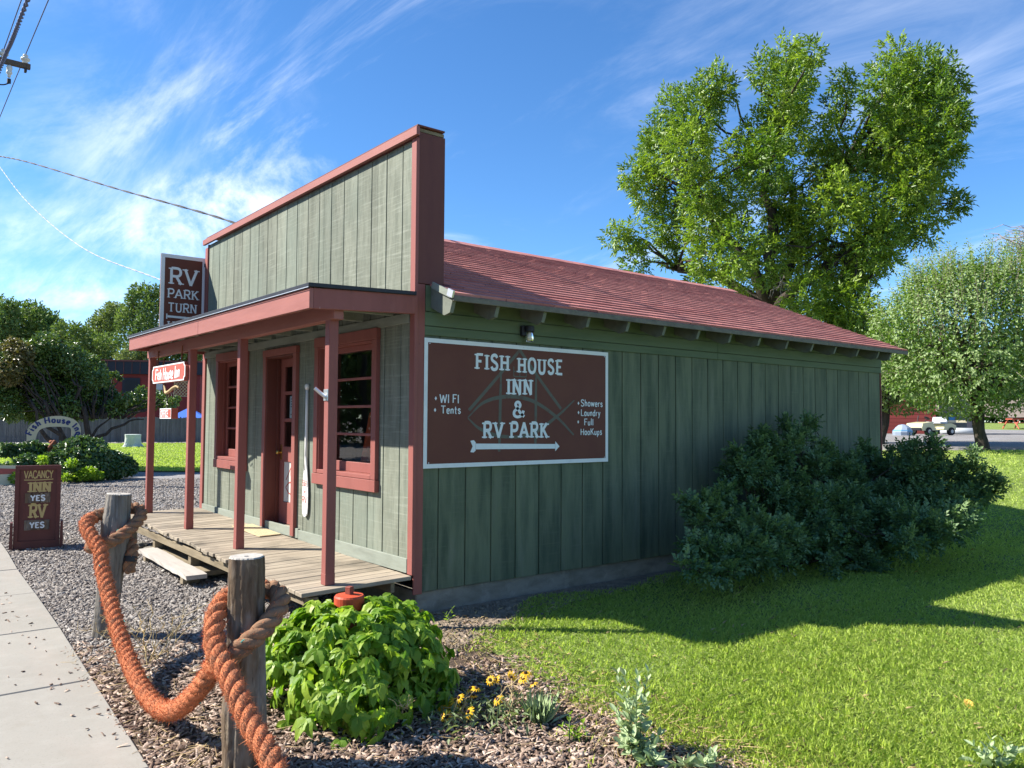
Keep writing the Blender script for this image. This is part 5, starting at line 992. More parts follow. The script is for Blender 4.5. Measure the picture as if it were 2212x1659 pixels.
for u_, v_, lab, sd_ in ((2150, 1662, 'pale grey green weed growing in the lawn at the bottom right corner', 8),):
    q = gz(u_, v_); Dq = np.hypot(*(q-CAM)[:2]); leafy_plant('milkweed', q, [tipat(u_+a, v_+b, Dq) for a, b in ((-45, -50), (-10, -62), (25, -52), (50, -40), (-60, -20))], lab, 'plant', gl, seed=sd_, step=.03)
fl_ = [leafshape(.055, .022, .2, 'flower_leaf'), leafshape(.04, .015, .1, 'flower_leaf')]
gr_ = [leafshape(.045, .026, .2, 'vine_leaf'), leafshape(.035, .018, .1, 'vine_leaf')]
q = gz(1240, 1600); leafy_plant('weed', q, [q+np.array(t) for t in ((.05, -.02, .09), (-.06, .03, .08), (.02, .06, .12), (-.02, -.05, .07))], 'little green weed sprouting in the bark mulch', 'plant', gr_, seed=3, step=.03)
q = gz(973, 1345); leafy_plant('weed', q, [q+np.array(t) for t in ((.02, 0, .12), (-.03, .03, .07))], 'tiny weed on bare soil by the foundation', 'plant', gr_, seed=7, step=.04)
zf = lambda a, b: ((1600+a/1.797)/1.736, (2350+b/1.797)/1.736)
def flower_meshes():
    pet = MB(); eye = MB().lathe([(.007, 0), (.010, .004), (.008, .011), (.002, .014)], (0, 0, 0), 9)
    for k in range(11):
        a = 2*math.pi*k/11; c_, s_ = math.cos(a), math.sin(a); w = .0052; pts = [(.006, 0, .002), (.02, w, .003), (.031, w*.7, -.006), (.034, 0, -.008), (.031, -w*.7, -.006), (.02, -w, .003)]; pet.add([(x*c_-y*s_, x*s_+y*c_, z) for x, y, z in pts], [tuple(range(6))])
    me = pet.mesh('petals', 'petal'); me.attributes.new('v', 'FLOAT', 'POINT').data.foreach_set('value', list(np.random.default_rng(1).uniform(0, 1, len(me.vertices)))); return me, eye.mesh('flower_eye', 'flower_eye')
pme, eme = flower_meshes()
def flowers(base_uv, heads_, lab, seed):
    g = np.random.default_rng(seed); base = gz(*zf(*base_uv)); D = np.hypot(*(base-CAM)[:2]); rt = empty('coneflower_plant', base, lab, 'flowers', 'yellow coneflower clumps in the mulch'); st = MB(); F = Foliage()
    for a, b in heads_:
        p = at(*zf(a, b), D + g.uniform(-.12, .15)); p[2] = max(p[2], .07); b0_ = base + np.array([g.normal(0, .06), g.normal(0, .06), 0]); limb(st, b0_, p, .003, .0022, .15, 7, g)
        nn = norm(np.array([-.5, .25, .8])+g.normal(0, .4, 3)); x = norm(np.cross(nn, [.2, 1, .1])); m = Matrix((x, np.cross(nn, x), nn)).transposed().to_euler(); fo = link('flower', pme, rt, p, m); link('flower_eye', eme, fo, p); fo.children[0].location = (0, 0, .001); s_ = g.uniform(.85, 1.25); fo.scale = (s_,)*3
    n = 170; P = base + np.stack([g.normal(0, .16, n), g.normal(0, .13, n), g.uniform(.0, .10, n)], 1); F.add(leaves(P, norm(g.normal(0, .7, (n, 3))+UP*.5), norm(g.normal(0, .6, (n, 3))+UP), g.uniform(.04, .075, n), g.uniform(.011, .02, n), g.random(n), .3)); st.build('stem', 'flower_leaf' if False else 'straw', rt); F.build('foliage', 'flower_leaf', rt)
flowers((250, 655), [(195, 505), (220, 480), (240, 540), (110, 600), (135, 622), (175, 590), (285, 575), (105, 562), (298, 420), (335, 420), (318, 468)], 'low clump of yellow coneflowers nearest the creeper mound', 4)
flowers((560, 610), [(430, 360), (475, 355), (480, 490), (573, 335), (668, 317), (650, 355), (718, 388)], 'sparser clump of yellow coneflowers nearest the lawn', 6)
def tuft(name, p, n, h, spread, mat, lab, seed, w=.004, cat='grass'):
    g = np.random.default_rng(seed); a = g.uniform(0, 6.28, n); d = np.stack([np.cos(a)*spread, np.sin(a)*spread, np.ones(n)], 1)+g.normal(0, .25, (n, 3)); F = Foliage(); P = np.array(p)+np.stack([g.normal(0, .02, n), g.normal(0, .02, n), np.zeros(n)], 1); F.add(leaves(P, d, norm(np.stack([np.cos(a), np.sin(a), .2*np.ones(n)], 1)), g.uniform(.6, 1.1, n)*h, w, g.random(n), .35, .05)); o = F.build(name, mat); tag(o, lab, cat); return o
q = gz(*zf(760, 650)); tuft('grass_tuft', q, 110, .19, 1.0, 'grey_leaf', 'spiky grey green grass tuft in the mulch next to the yellow flowers', 3, .005)
q = gz(330, 1425)
def dead_weed(q, n, h, lab, seed):
    g = np.random.default_rng(seed); b = MB(); F = Foliage(); rt = empty('dead_weed', q, lab, 'plant')
    for k in range(n):
        e = q + np.array([g.normal(0, .16), g.normal(0, .16), h*g.uniform(.5, 1.1)]); P = limb(b, q+g.normal(0, .05, 3)*np.array([1, 1, 0]), e, .0035, .0018, .2, 6, g)
        for _ in range(4): s_ = P[g.integers(2, 6)]; limb(b, s_, s_+np.array([g.normal(0, .05), g.normal(0, .05), g.uniform(.02, .08)]), .002, .001, .2, 4, g)
        m = 5; PP = P[g.integers(2, 6, m)]; F.add(leaves(PP, rdir(m, g), rdir(m, g), .022, .012, g.random(m)))
    b.build('stalk', 'straw', rt); F.build('dry_leaf', 'straw', rt)['kind'] = 'stuff'
dead_weed(q, 13, .34, 'dry brown weed between the two log bollards', 3); q = gz(880, 1560); dead_weed(q, 2, .22, 'thin dry stalk in front of the creeper mound', 5); q = gz(945, 1455); dead_weed(q, 1, .34, 'single bare stalk right of the creeper mound', 6); q = gz(250, 1395); dead_weed(q, 4, .14, 'low dry tuft at the foot of the farther bollard', 9)

# ================================================================== GROUND COVER
def scatter_cam(n, d0, d1, u0, u1, power, g):
    """points spread evenly over the picture of the ground (dense near, thin far)"""
    q = g.random(n); k = 1-power; d = (d0**k + q*(d1**k-d0**k))**(1/k); u = g.uniform(u0, u1, n); r = fwd[None, :2] + cr[None, :2]*((u-1106)/FPX)[:, None]; r = norm(r); return CAM[:2] + r*d[:, None], d
g = np.random.default_rng(77)
P, d = scatter_cam(520000, 2.6, 26, 780, 2750, 1.35, g)
sgn = P[:, 0]-edge(np.minimum(P[:, 1], -.3)) + .10*np.sin(P[:, 1]*9)+.06*np.sin(P[:, 1]*23+P[:, 0]*11)
near_wall = (P[:, 1] > -.22-.12*np.sin(P[:, 0]*3.1)-.5*sst(1.6, .3, P[:, 0])) & (P[:, 0] < XB+.1)
keep = (P[:, 0] < far_edge(P[:, 1])-.1) & ~near_wall & (g.random(len(P)) < np.clip(sst(-.16, .30, sgn)+.015*(sgn > -.6), 0, 1))
thin = .55+.45*sst(.35, .55, .5+.25*np.sin(P[:, 0]*1.7+P[:, 1]*.9)+.25*np.sin(P[:, 0]*.6-P[:, 1]*2.3)+g.normal(0, .1, len(P))); keep &= g.random(len(P)) < thin
P, d = P[keep], d[keep]; n = len(P); a = g.uniform(0, 6.28, n); lean = np.abs(g.normal(0, .9, n))+.3; D3 = np.stack([np.cos(a)*lean, np.sin(a)*lean, np.ones(n)], 1)
patch = .5+.5*np.sin(P[:, 0]*1.1+1)*np.sin(P[:, 1]*1.3+.4); Lb = g.uniform(.020, .046, n)*(1+.25*patch)*(1+.02*d); wb = np.maximum(.0028, .00072*d)*g.uniform(.7, 1.3, n)
z = H(P[:, 0], P[:, 1])+.008; F = Foliage(); dry = g.random(n) < .07
F.add(leaves(np.column_stack([P, z]), D3, np.stack([-np.sin(a), np.cos(a), .3*np.ones(n)], 1), Lb, wb, np.where(dry, 1.6, np.clip(.22+.45*patch*g.random(n)+g.normal(0, .16, n)+.25*sst(.6, 0, P[:, 0]-edge(np.minimum(P[:, 1], -.3))), 0, 1)), .35, .08)); o = F.build('grass', 'grass'); tag(o, 'short sunlit mown grass with dry blades by the bed', None, None, 'stuff')
# bark chips
def chips(name, P, sz, z, mat, g, kind='stuff', flat=.35, val=None):
    n = len(P); L_ = sz[:, 0]; a = g.uniform(0, 6.28, n); t = g.normal(0, .35, n); t2 = g.normal(0, .45, n)
    base = np.array([(-1, -.35, -.5), (.9, -.5, -.5), (1.1, .3, -.5), (-.8, .5, -.5), (-.8, -.25, .5), (.8, -.35, .55), (.9, .25, .4), (-.9, .35, .45)]); v = base[None]*np.stack([L_*.5, sz[:, 1]*.9, sz[:, 2]], 1)[:, None]*(1+g.normal(0, .18, (n, 8, 3)))
    ct, s_ = np.cos(t)[:, None], np.sin(t)[:, None]; x, y, z_ = v[..., 0]*ct-v[..., 2]*s_, v[..., 1], v[..., 0]*s_+v[..., 2]*ct; ct, s_ = np.cos(t2)[:, None], np.sin(t2)[:, None]; y, z_ = y*ct-z_*s_, y*s_+z_*ct; ca, sa = np.cos(a)[:, None], np.sin(a)[:, None]
    w = np.stack([x*ca-y*sa + P[:, None, 0], x*sa+y*ca + P[:, None, 1], z_ + z[:, None]], -1); q = np.array([(4, 5, 6, 7), (0, 1, 5, 4), (1, 2, 6, 5), (2, 3, 7, 6), (3, 0, 4, 7)])
    t_ = (np.arange(n)[:, None, None]*8+q[None]).reshape(-1, 4); o = link(name, fastmesh(name, w.reshape(-1, 3), t_, mat, np.repeat(val if val is not None else g.random(n)**2.2, 8), quads=True)); o['kind'] = kind; return o
P, d = scatter_cam(52000, 2.2, 7.4, -150, 1750, 1.2, g); sgn = P[:, 0]-edge(np.minimum(P[:, 1], -.3)); keep = (P[:, 0] > -2.63+.03*np.sin(P[:, 1]*7)) & (sgn < .10+.12*g.normal(0, 1, len(P))) & (P[:, 1] < .55+.3*np.sin(P[:, 0]*4)+g.normal(0, .22, len(P))) & ~((P[:, 0] > -.55) & (P[:, 1] > -1.5) & (g.random(len(P)) < .8)) & ~((P[:, 0] < -.1) & (P[:, 1] > -.9) & (P[:, 1] < 0) & (P[:, 0] > -.95) & (g.random(len(P)) < .6))
P = P[keep]; n = len(P); sz = np.stack([g.gamma(4, .0085, n)+.008, g.gamma(4, .0030, n)+.004, g.uniform(.003, .009, n)], 1); chips('bark_mulch', P, sz, .012+g.random(n)*.012, 'bark_chip', g)
P, d = scatter_cam(5000, 2.2, 7.0, -150, 1850, 1.2, g); sgn = P[:, 0]-edge(np.minimum(P[:, 1], -.3)); keep = (P[:, 0] > -2.62) & (sgn < .3) & (P[:, 1] < .9) & (g.random(len(P)) < .25+.75*((sgn > -.45) | (P[:, 0] < -2.2))); P = P[keep]; n = len(P); sz = np.stack([g.gamma(3, .03, n)+.02, np.full(n, .0022), np.full(n, .0018)], 1); chips('dry_straw', P, sz, .028+g.random(n)*.014, 'straw', g, val=g.random(n)*.7)
sgn_all = None
Pd, d_ = scatter_cam(26000, 2.4, 9, 800, 2300, 1.3, g); sgn = Pd[:, 0]-edge(np.minimum(Pd[:, 1], -.3)); keep = (Pd[:, 1] < -.3) & (g.random(len(Pd)) < np.where((sgn > -.35) & (sgn < .55), .55, .05)) & (sgn > -.4); Pd = Pd[keep]; n = len(Pd); a = g.uniform(0, 6.28, n); F = Foliage()
F.add(leaves(np.column_stack([Pd, np.full(n, .012)]), np.stack([np.cos(a)*1.1, np.sin(a)*1.1, .8*np.ones(n)], 1), np.stack([-np.sin(a), np.cos(a), .3*np.ones(n)], 1), g.uniform(.03, .075, n), .0035, g.random(n)*.6, .5, .08)); o = F.build('dry_grass', 'straw'); tag(o, 'dry straw coloured grass along the ragged lawn edge', None, None, 'stuff')
n = 5200; Pd = np.stack([g.uniform(-.95, 2.6, n), g.uniform(-1.35, -.03, n)], 1); keep = (Pd[:, 1] > -.95-.3*(Pd[:, 0] < .3)+.3*np.clip(Pd[:, 0]-.3, 0, 1.5)) ; Pd = Pd[keep]; n = len(Pd); s_ = g.gamma(2.2, .0042, n)+.003; chips('soil_crumbs', Pd, np.stack([s_*1.4, s_*.7, s_*.5], 1), .017+s_*.2, 'dry_dirt', g)
n = 90; Pd = np.stack([g.uniform(-3.3, -2.66, n), g.uniform(-2.3, 4.5, n)], 1); Pd[:, 0] = -2.66-np.abs(g.normal(0, .22, n)); chips('stray_chips', Pd, np.stack([g.gamma(4, .006, n)+.006, g.gamma(4, .003, n)+.003, np.full(n, .004)], 1), np.full(n, .033), 'bark_chip', g)
# loose gravel in front of the porch
P, d = scatter_cam(150000, 5.6, 26, -150, 1150, 1.15, g); keep = (P[:, 0] > xe(P[:, 1])+.02+.03*g.normal(0, 1, len(P))) & (P[:, 1] > .05+.25*np.sin(P[:, 0]*4)+g.normal(0, .15, len(P))) & ~((P[:, 0] > .0) & (P[:, 1] < 6.0)); P, d = P[keep], d[keep]; n = len(P); s_ = (g.gamma(5, .0030, n)+.005)*(1+.02*np.maximum(0, d-8)); sz = np.stack([s_*1.5, s_*.62, s_*.42], 1); chips('loose_gravel', P, sz, s_*.30, 'pebble', g, val=g.random(n)**2)
# fallen leaves on the lawn and dirt
for k, (u_, v_, lab) in enumerate(((2000, 1120, 'yellow fallen leaf on the shaded lawn right of the shrub'), (2105, 1165, 'curled yellow leaf on the shaded grass'), (1985, 1240, 'brown leaf lying on the grass before the shrub'), (2030, 1125, 'small tan leaf near the shrub tips'), (2085, 1523, 'pale leaf lying on the sunlit lawn at lower right'), (905, 1325, 'dry leaf on the bare soil by the foundation'))):
    p = gz(u_, v_) if u_ != 2000 else gz(u_, v_); p = CAM + (p-CAM)*min(1, 13/np.linalg.norm((p-CAM)[:2])); p[2] = H(p[0], p[1])+.045; me = leafshape(.075+.004*k, .05, .4, 'yellow_leaf'); o = link('fallen_leaf', me, None, p, (.3, .2, k)); tag(o, lab, 'leaf', 'fallen leaves')
# ================================================================== BACKGROUND, LEFT
zb = lambda a, b: ((a/2.0743)/1.736, (1300+b/2.0743)/1.736)
def gz0(u, v, z=0.0): d = ray(u, v); return CAM + d*(z-1.8)/d[2]
# island of lawn and its far gravel
A_, B_ = gz0(-700, 1020), gz0(436, 1018); C_, D_ = gz0(436, 958), gz0(-700, 966)
def quadsheet(name, a, b, c_, d, lift, mat, n=24, kind='structure'):
    vs, k = [], n+1
    for i in range(k):
        for j in range(k):
            s, t = i/n, j/n; p = (a*(1-s)+b*s)*(1-t)+(d*(1-s)+c_*s)*t; vs.append((p[0], p[1], H(p[0], p[1])+lift))
    q = [(i*k+j, (i+1)*k+j, (i+1)*k+j+1, i*k+j+1) for i in range(n) for j in range(n)]; o = link(name, fastmesh(name, np.array(vs), np.array(q), mat, smooth=True, quads=True)); o['kind'] = kind; return o
A_, B_, C_, D_ = gz0(-500, 1015), np.array([5.2, 21.0, 0]), np.array([16.0, 53, 0]), gz0(-300, 962)
quadsheet('island_lawn', A_, B_, C_, D_, .03, 'lawn_soil')
g = np.random.default_rng(8); n = 42000; s, t = g.random(n), g.random(n)**1.4; Pq = ((A_[None]*(1-s)[:, None]+B_[None]*s[:, None])*(1-t)[:, None]+(D_[None]*(1-s)[:, None]+C_[None]*s[:, None])*t[:, None]); a = g.uniform(0, 6.28, n); F = Foliage()
F.add(leaves(np.column_stack([Pq[:, 0], Pq[:, 1], np.full(n, .03)]), np.stack([np.cos(a)*.6, np.sin(a)*.6, np.ones(n)], 1), np.stack([-np.sin(a), np.cos(a), .4*np.ones(n)], 1), g.uniform(.05, .09, n), .02+.0005*Pq[:, 1], np.clip(g.normal(.4, .2, n), 0, 1), .3, .1)); tag(F.build('grass', 'grass'), 'far mown grass round the painted stump', None, None, 'stuff')
# arched sign
AU = norm(np.array([1.406, -.218, 0])); AN = np.array([AU[1], -AU[0], 0]); a0 = np.array([-.208, 21.434, 0])
arch = empty('arched_sign', a0+AU*.7, 'cream arched sign with blue fancy lettering under the leafy tree', 'sign')
outl = [(0, 1.10), (0, 1.40), (.05, 1.52), (.16, 1.65), (.34, 1.76), (.56, 1.84), (.82, 1.865), (1.06, 1.83), (1.26, 1.74), (1.39, 1.58), (1.43, 1.40), (1.41, 1.25), (1.33, 1.12), (1.16, 1.06), (1.17, 1.30), (1.155, 1.46), (1.08, 1.52), (.80, 1.535), (.56, 1.525), (.38, 1.47), (.29, 1.37), (.24, 1.20), (.23, 1.10)]
L1, R1 = outl[:14], outl[14:]; ab = MB()
inn = catmull([(p[0], p[1], 0) for p in outl[14:]][::-1], 3)[:, :2]; ou = np.array(outl[:14]); tin = np.linspace(0, 1, 26); I_ = np.stack([np.interp(tin, np.linspace(0, 1, len(inn)), inn[:, i]) for i in (0, 1)], 1); oc = catmull([(p[0], p[1], 0) for p in ou], 4)[:, :2]; O_ = np.stack([np.interp(tin, np.linspace(0, 1, len(oc)), oc[:, i]) for i in (0, 1)], 1)
for i in range(25): ab.prism([O_[i], O_[i+1], I_[i+1], I_[i]], AU, Zv, -AN*.04, a0)
ab.build('board', 'arch_cream', arch)
arcp = catmull([(.10, 1.235, 0), (.24, 1.50, 0), (.50, 1.635, 0), (.80, 1.66, 0), (1.08, 1.60, 0), (1.25, 1.45, 0), (1.31, 1.24, 0)], 12)[:, :2]; al = np.concatenate([[0], np.cumsum(np.linalg.norm(np.diff(arcp, axis=0), axis=1))])
def arcfn(a, b, xc, tot):
    s = al[-1]*(.02+.96*xc/tot); p = np.array([np.interp(s, al, arcp[:, i]) for i in (0, 1)]); q = np.array([np.interp(s+.05, al, arcp[:, i]) for i in (0, 1)])-np.array([np.interp(s-.05, al, arcp[:, i]) for i in (0, 1)]); q /= np.linalg.norm(q); k = .96*al[-1]/tot*.92
    return p[0]+q[0]*(a-xc)*k-q[1]*b, p[1]+q[1]*(a-xc)*k+q[0]*b
b = MB(); text(b, 'Fish House Inn', a0+AN*.003, AU, Zv, AN, .165, th=.26, gap=.16, fn=arcfn, lift=.002); b.build('lettering', 'letter_blue', arch)
b = MB(); flatpoly(b, [(1.24, 1.12), (1.36, 1.14), (1.40, 1.22), (1.35, 1.24), (1.34, 1.31), (1.30, 1.37), (1.26, 1.31), (1.24, 1.24), (1.20, 1.21)], a0+AN*.003, AU, Zv, AN, .002); b.build('emblem', 'letter_blue', arch)
for u0, u1 in ((.02, .22), (1.18, 1.36)): MB().prism([(u0, .3), (u1, .3), (u1, 1.11), (u0, 1.10)], AU, Zv, -AN*.035, a0-AN*.045).build('post', 'red_dark', arch)
# planted boat, totem, board
boat = empty('planter_boat', (-.6, 20.6, 0), 'old grey rowing boat with blue inside, planted with creeper', 'boat')
b0_, b1_ = at(-150, 1010, 26.4), at(150, 1010, 26.9); b0_[2] = b1_[2] = 0; bu = norm(b1_-b0_); bn = np.array([bu[1], -bu[0], 0]); Lb_ = np.linalg.norm(b1_-b0_); hb, ib = MB(), MB(); n = 14
for i in range(n):
    t = i/(n-1); w = .62*math.sin(math.pi*(.12+.80*t))**.6; zt_ = .36+.16*abs(t-.5)**1.5*2
    for k, (ww, z_) in enumerate(((1, zt_), (.92, .22), (.7, .06), (0, .0), (-.7, .06), (-.92, .22), (-1, zt_+.10))):
        p = b0_+bu*Lb_*t+bn*w*ww; hb.v.append((p[0], p[1], z_)); q = b0_+bu*Lb_*t+bn*w*ww*.95; ib.v.append((q[0], q[1], z_+.015))
hb.f = ib.f = [(i*7+j, i*7+j+1, (i+1)*7+j+1, (i+1)*7+j) for i in range(n-1) for j in range(6)]; hb.build('hull', 'boat_grey', boat); ib.build('inner_planking', 'boat_blue', boat)
for k in (0, 6): MB().tube([hb.v[i*7+k] for i in range(n)], .03, 6).build('gunwale', 'boat_grey' if k == 0 else 'boat_blue', boat)
tt = empty('totem', at(104, 1010, 26.9)*[1, 1, 0], 'twisted rust brown carved post in front of the arch', 'ornament'); tb0 = wloc(tt); tq = MB()
for s in range(2): tq.tube([tb0 + np.array([.05*math.cos(a+s*math.pi)+.10*(a/9), .05*math.sin(a+s*math.pi), .45+a*.075]) for a in np.linspace(0, 9, 24)], .055, 8)
tq.tube([tb0, tb0+UP*.5], .07, 8); tq.build('carved_post', 'totem_rust', tt, smooth=True)
bd = empty('leaning_board', at(0, 1032, 25.2)*[1, 1, 0], 'cream board with red edge leaning at the far left', 'board'); bq = at(-40, 1034, 25.2); bq[2] = .02; MB().prism([(0, 0), (.86, -.02), (1.18, .43), (1.12, .50), (0, .56)], norm(np.array([1, -.1, 0])), norm(np.array([0, .35, 1])), np.array([.0, .03, 0]), bq).build('panel', 'arch_cream', bd)
MB().prism([(.06, .28), (1.02, .30), (1.08, .42), (.06, .47)], norm(np.array([1, -.1, 0])), norm(np.array([0, .35, 1])), np.array([.0, .004, 0]), bq+np.array([-.002, -.006, 0])).build('stripe', 'sign_salmon', bd)
# creeper mound
g = np.random.default_rng(15); zl2 = zb
mound = empty('creeper_mound', (1.3, 20.9, 0), 'dark glossy creeper mound spilling onto the gravel below the arch', 'plant'); F = Foliage(); st = MB()
for a, b, r, D in [(650,735,34,26.6),(570,775,45,26.6),(500,800,50,26.4),(620,800,95,26.4),(720,790,80,26.6),(540,870,70,26.0),(640,890,110,26.0),(760,870,100,26.2),(850,900,90,26.4),(930,910,80,26.6),(990,940,60,26.6),(820,950,70,26.0),(700,960,80,25.7),(560,950,70,25.6),(600,990,40,25.4),(400,880,50,26.2),(330,895,40,26.2),(220,880,45,26.3),(160,910,40,26.2),(470,840,40,26.3),(900,960,60,26.2),(780,990,40,25.8),(60,950,40,25.8),(100,1000,36,25.5),(60,800,45,27.2),(180,800,45,27.2),(250,790,50,27.2),(330,800,40,27.1)]:
    c_ = at(*zb(a, b), D); c_[2] = max(c_[2], .12); rm = r*D/FPX/2.0743/1.736; n = int(1150*rm*rm/.16)+30; P, d = blob(c_, rm, n, (1.1, 1, .9), .6, g); P[:, 2] = np.maximum(P[:, 2], .02); F.add(leaves(P, norm(d*.4+g.normal(0, .5, (n, 3))-UP*.35), norm(d+np.array([-.1, -.25, .5])+g.normal(0, .4, (n, 3))), g.uniform(.09, .15, n), g.uniform(.07, .11, n), np.clip(g.normal(.22, .16, n)+.25*(d[:, 2] > .5), 0, 1)))
    limb(st, (1.2+g.normal(0, .5), 21.3, 0), c_, .02, .006, .2, 6, g)
st.build('stems', 'bark', mound); F.build('foliage', 'ivy_leaf', mound)
mound2 = empty('creeper_sprig', at(*zb(690, 1000), 25.1)*[1, 1, 0], 'yellow green young creeper at the foot of the dark mound', 'plant'); F = Foliage()
for a, b, r in ((690, 985, 50), (640, 1000, 40), (520, 1015, 26), (130, 1020, 40), (760, 1000, 30), (560, 905, 30), (330, 880, 30)):
    c_ = at(*zb(a, b), 25.2); rm = r*25/FPX/3.6; n = int(260*rm*rm/.04)+20; P, d = blob(c_, rm, n, (1, 1, .7), .5, g); P[:, 2] = np.maximum(P[:, 2], .02); F.add(leaves(P, norm(d+g.normal(0, .4, (n, 3))), norm(d*.5+UP+g.normal(0, .4, (n, 3))), .10, .055, g.random(n)))
F.build('foliage', 'vine_leaf', mound2)
# leafy tree over the arch
ct = empty('hawthorn_tree', at(300, 1000, 29.6)*[1, 1, 0], 'broad glossy leaved tree with low branches over the arched sign', 'tree'); F = Foliage(); F2 = Foliage(); tw = MB(); tb_0 = at(*zb(700, 745), 30.0); tb_0[2] = 0; cl = []
for a, b, r in [(60,60,80),(150,60,90),(250,60,100),(330,120,100),(450,150,90),(560,120,100),(640,130,90),(700,160,90),(40,160,100),(150,180,120),(280,220,120),(420,260,120),(560,240,120),(680,260,110),(760,240,75),(820,300,55),(880,380,48),(60,300,120),(200,330,120),(340,370,110),(480,380,110),(620,380,110),(760,370,110),(870,430,70),(970,410,50),(1050,395,45),(1100,350,40),(1120,410,60),(1020,450,70),(900,480,70),(780,470,80),(650,480,85),(520,480,85),(380,480,85),(580,450,90),(440,450,90),(300,490,80),(450,530,45),(600,525,45),(720,500,60),(240,520,60),(60,430,110),(200,470,80),(100,520,60),(1200,400,60),(1260,420,50),(1330,440,45),(1300,480,40),(1370,410,25),(890,215,22),(930,240,16),(100,0,60),(30,60,60),(-100,150,140),(-120,320,140),(-250,250,160),(-80,40,90),(200,10,60),(1180,460,40)]:
    D = 31.2+g.uniform(-1.2, 1.6); c_ = at(*zb(a, b), D); rm = r*D/FPX/3.6; cl.append(c_)
    for q in range(2 if r > 90 else 1):
        cc_ = c_ + (g.normal(0, .25, 3) if q else 0); n = int(900*rm*rm/.25)+30; P, d = blob(cc_, rm, n, (1, 1, 1), .4, g); args = (P, norm(d*.5+g.normal(0, .6, (n, 3))-UP*.2), norm(d*.6+np.array([-.1, -.1, .6])+g.normal(0, .5, (n, 3))), g.uniform(.09, .14, n), g.uniform(.055, .09, n), np.clip(g.normal(.35, .2, n), 0, 1)); (F2 if (a < 420 and b < 230 and g.random() < .35) else F).add(leaves(*args))
f0 = tb_0+UP*1.0; tw.tube([tb_0-UP*.2, tb_0+UP*.5, f0], [.2, .16, .14], 10); limb(tw, f0, at(*zb(560, 250), 30), .10, .03, .15, 8, g); limb(tw, f0, at(*zb(1120, 565), 29.6), .07, .02, .12, 8, g); limb(tw, f0+UP*.1, at(*zb(880, 540), 30.2), .05, .015, .1, 7, g)
for a, b in ((300, 300), (400, 780), (470, 770)): q = at(*zb(a, b), 29.5); q0 = at(*zb(520, 790), 29.2); q0[2] = 0; limb(tw, q0, at(*zb(a-60, 420), 29.6), .10, .03, .18, 8, g)
for c_ in cl: limb(tw, f0+np.array([(c_[0]-f0[0])*.4, 0, .8]), c_, .035, .01, .15, 6, g)
tw.build('trunk', 'bark', ct, smooth=True); F.build('crown', 'hawthorn_leaf', ct); F2.build('rusty_leaves', 'rust_leaf', ct)
# painted stump
sp = at(*zb(1030, 757), 55); sp[2] = 0; stp = empty('tree_stump', sp, 'big pale painted tree stump standing on the island lawn', 'stump'); b = MB(); n = 28
for t, rr_ in ((0, .62), (.08, .52), (.25, .46), (.6, .45), (.80, .47), (.815, .44)):
    for j in range(n): a = 2*math.pi*j/n; r = rr_*(1+(.30*math.exp(-t*6)+.05)*math.cos(5*a+1)); b.v.append((sp[0]+r*math.cos(a), sp[1]+r*math.sin(a), t))
b.f = [(i*n+j, i*n+(j+1) % n, (i+1)*n+(j+1) % n, (i+1)*n+j) for i in range(5) for j in range(n)] + [tuple(5*n+j for j in range(n))]; b.build('trunk', 'stump_white', stp)
# board fence
f0, f1 = at(-60, 948, 67), at(470, 950, 64); f0[2] = f1[2] = .05; fu = norm(f1-f0); fl_n = np.linalg.norm(f1-f0); fence = empty('board_fence', (f0+f1)/2, 'long weathered grey board fence behind the island lawn', 'fence'); ang = math.atan2(fu[1], fu[0]); nb = 150; w = fl_n/nb; me_f = MB().box((-w*.47, -.012, 0), (w*.47, .012, 1.84), .004).mesh('board', 'fence_grey')
for k in range(nb): p = f0+fu*w*(k+.5); o = link('board', me_f, fence, (p[0], p[1], p[2]+random.uniform(-.03, .03)), (0, 0, ang)); o.scale = (1, 1, random.uniform(.98, 1.02))
for z_ in (.35, 1.5): MB().prism([(0, z_), (fl_n, z_), (fl_n, z_+.09), (0, z_+.09)], fu, Zv, np.array([-fu[1], fu[0], 0])*.04, f0+np.array([-fu[1], fu[0], 0])*.03).build('rail', 'fence_grey', fence)
# dark red building
zz_ = lambda a, b: zb(a, b); hp0, hp1 = at(*zb(395, 90), 73), at(*zb(1560, 150), 69.5); hz_ = 6.4; hb0 = hp0.copy(); hb0[2] = 0; hu = norm((hp1-hp0)*[1, 1, 0]); hl = np.linalg.norm((hp1-hp0)[:2]); hn = np.array([hu[1], -hu[0], 0]); house = empty('red_building', hb0+hu*hl/2, 'dark red flat roofed building with a black metal band behind the fence', 'building')
MB().prism([(0, 0), (hl, 0), (hl, 5.35), (0, 5.35)], hu, Zv, -hn*7, hb0).build('wall', 'house_red', house)
MB().prism([(-.3, 5.36), (hl+.3, 5.36), (hl+.3, 6.35), (-.3, 6.35)], hu, Zv, -hn*7.6, hb0+hn*.3).build('fascia', 'house_dark', house)
MB().prism([(-.4, 6.352), (hl+.4, 6.352), (hl+.4, 6.47), (-.4, 6.47)], hu, Zv, -hn*7.8, hb0+hn*.38).build('roof_edge', 'house_trim', house)
for k in range(int(hl/.62)): MB().prism([(k*.62, 5.38), (k*.62+.035, 5.38), (k*.62+.035, 6.34), (k*.62, 6.34)], hu, Zv, hn*.03, hb0+hn*.302).build('seam', 'house_trim', house)
wp = at(*zb(960, 260), 71) ; wu = (wp-hb0)@hu; wn_ = empty('window', hb0+hu*wu, parent=house)
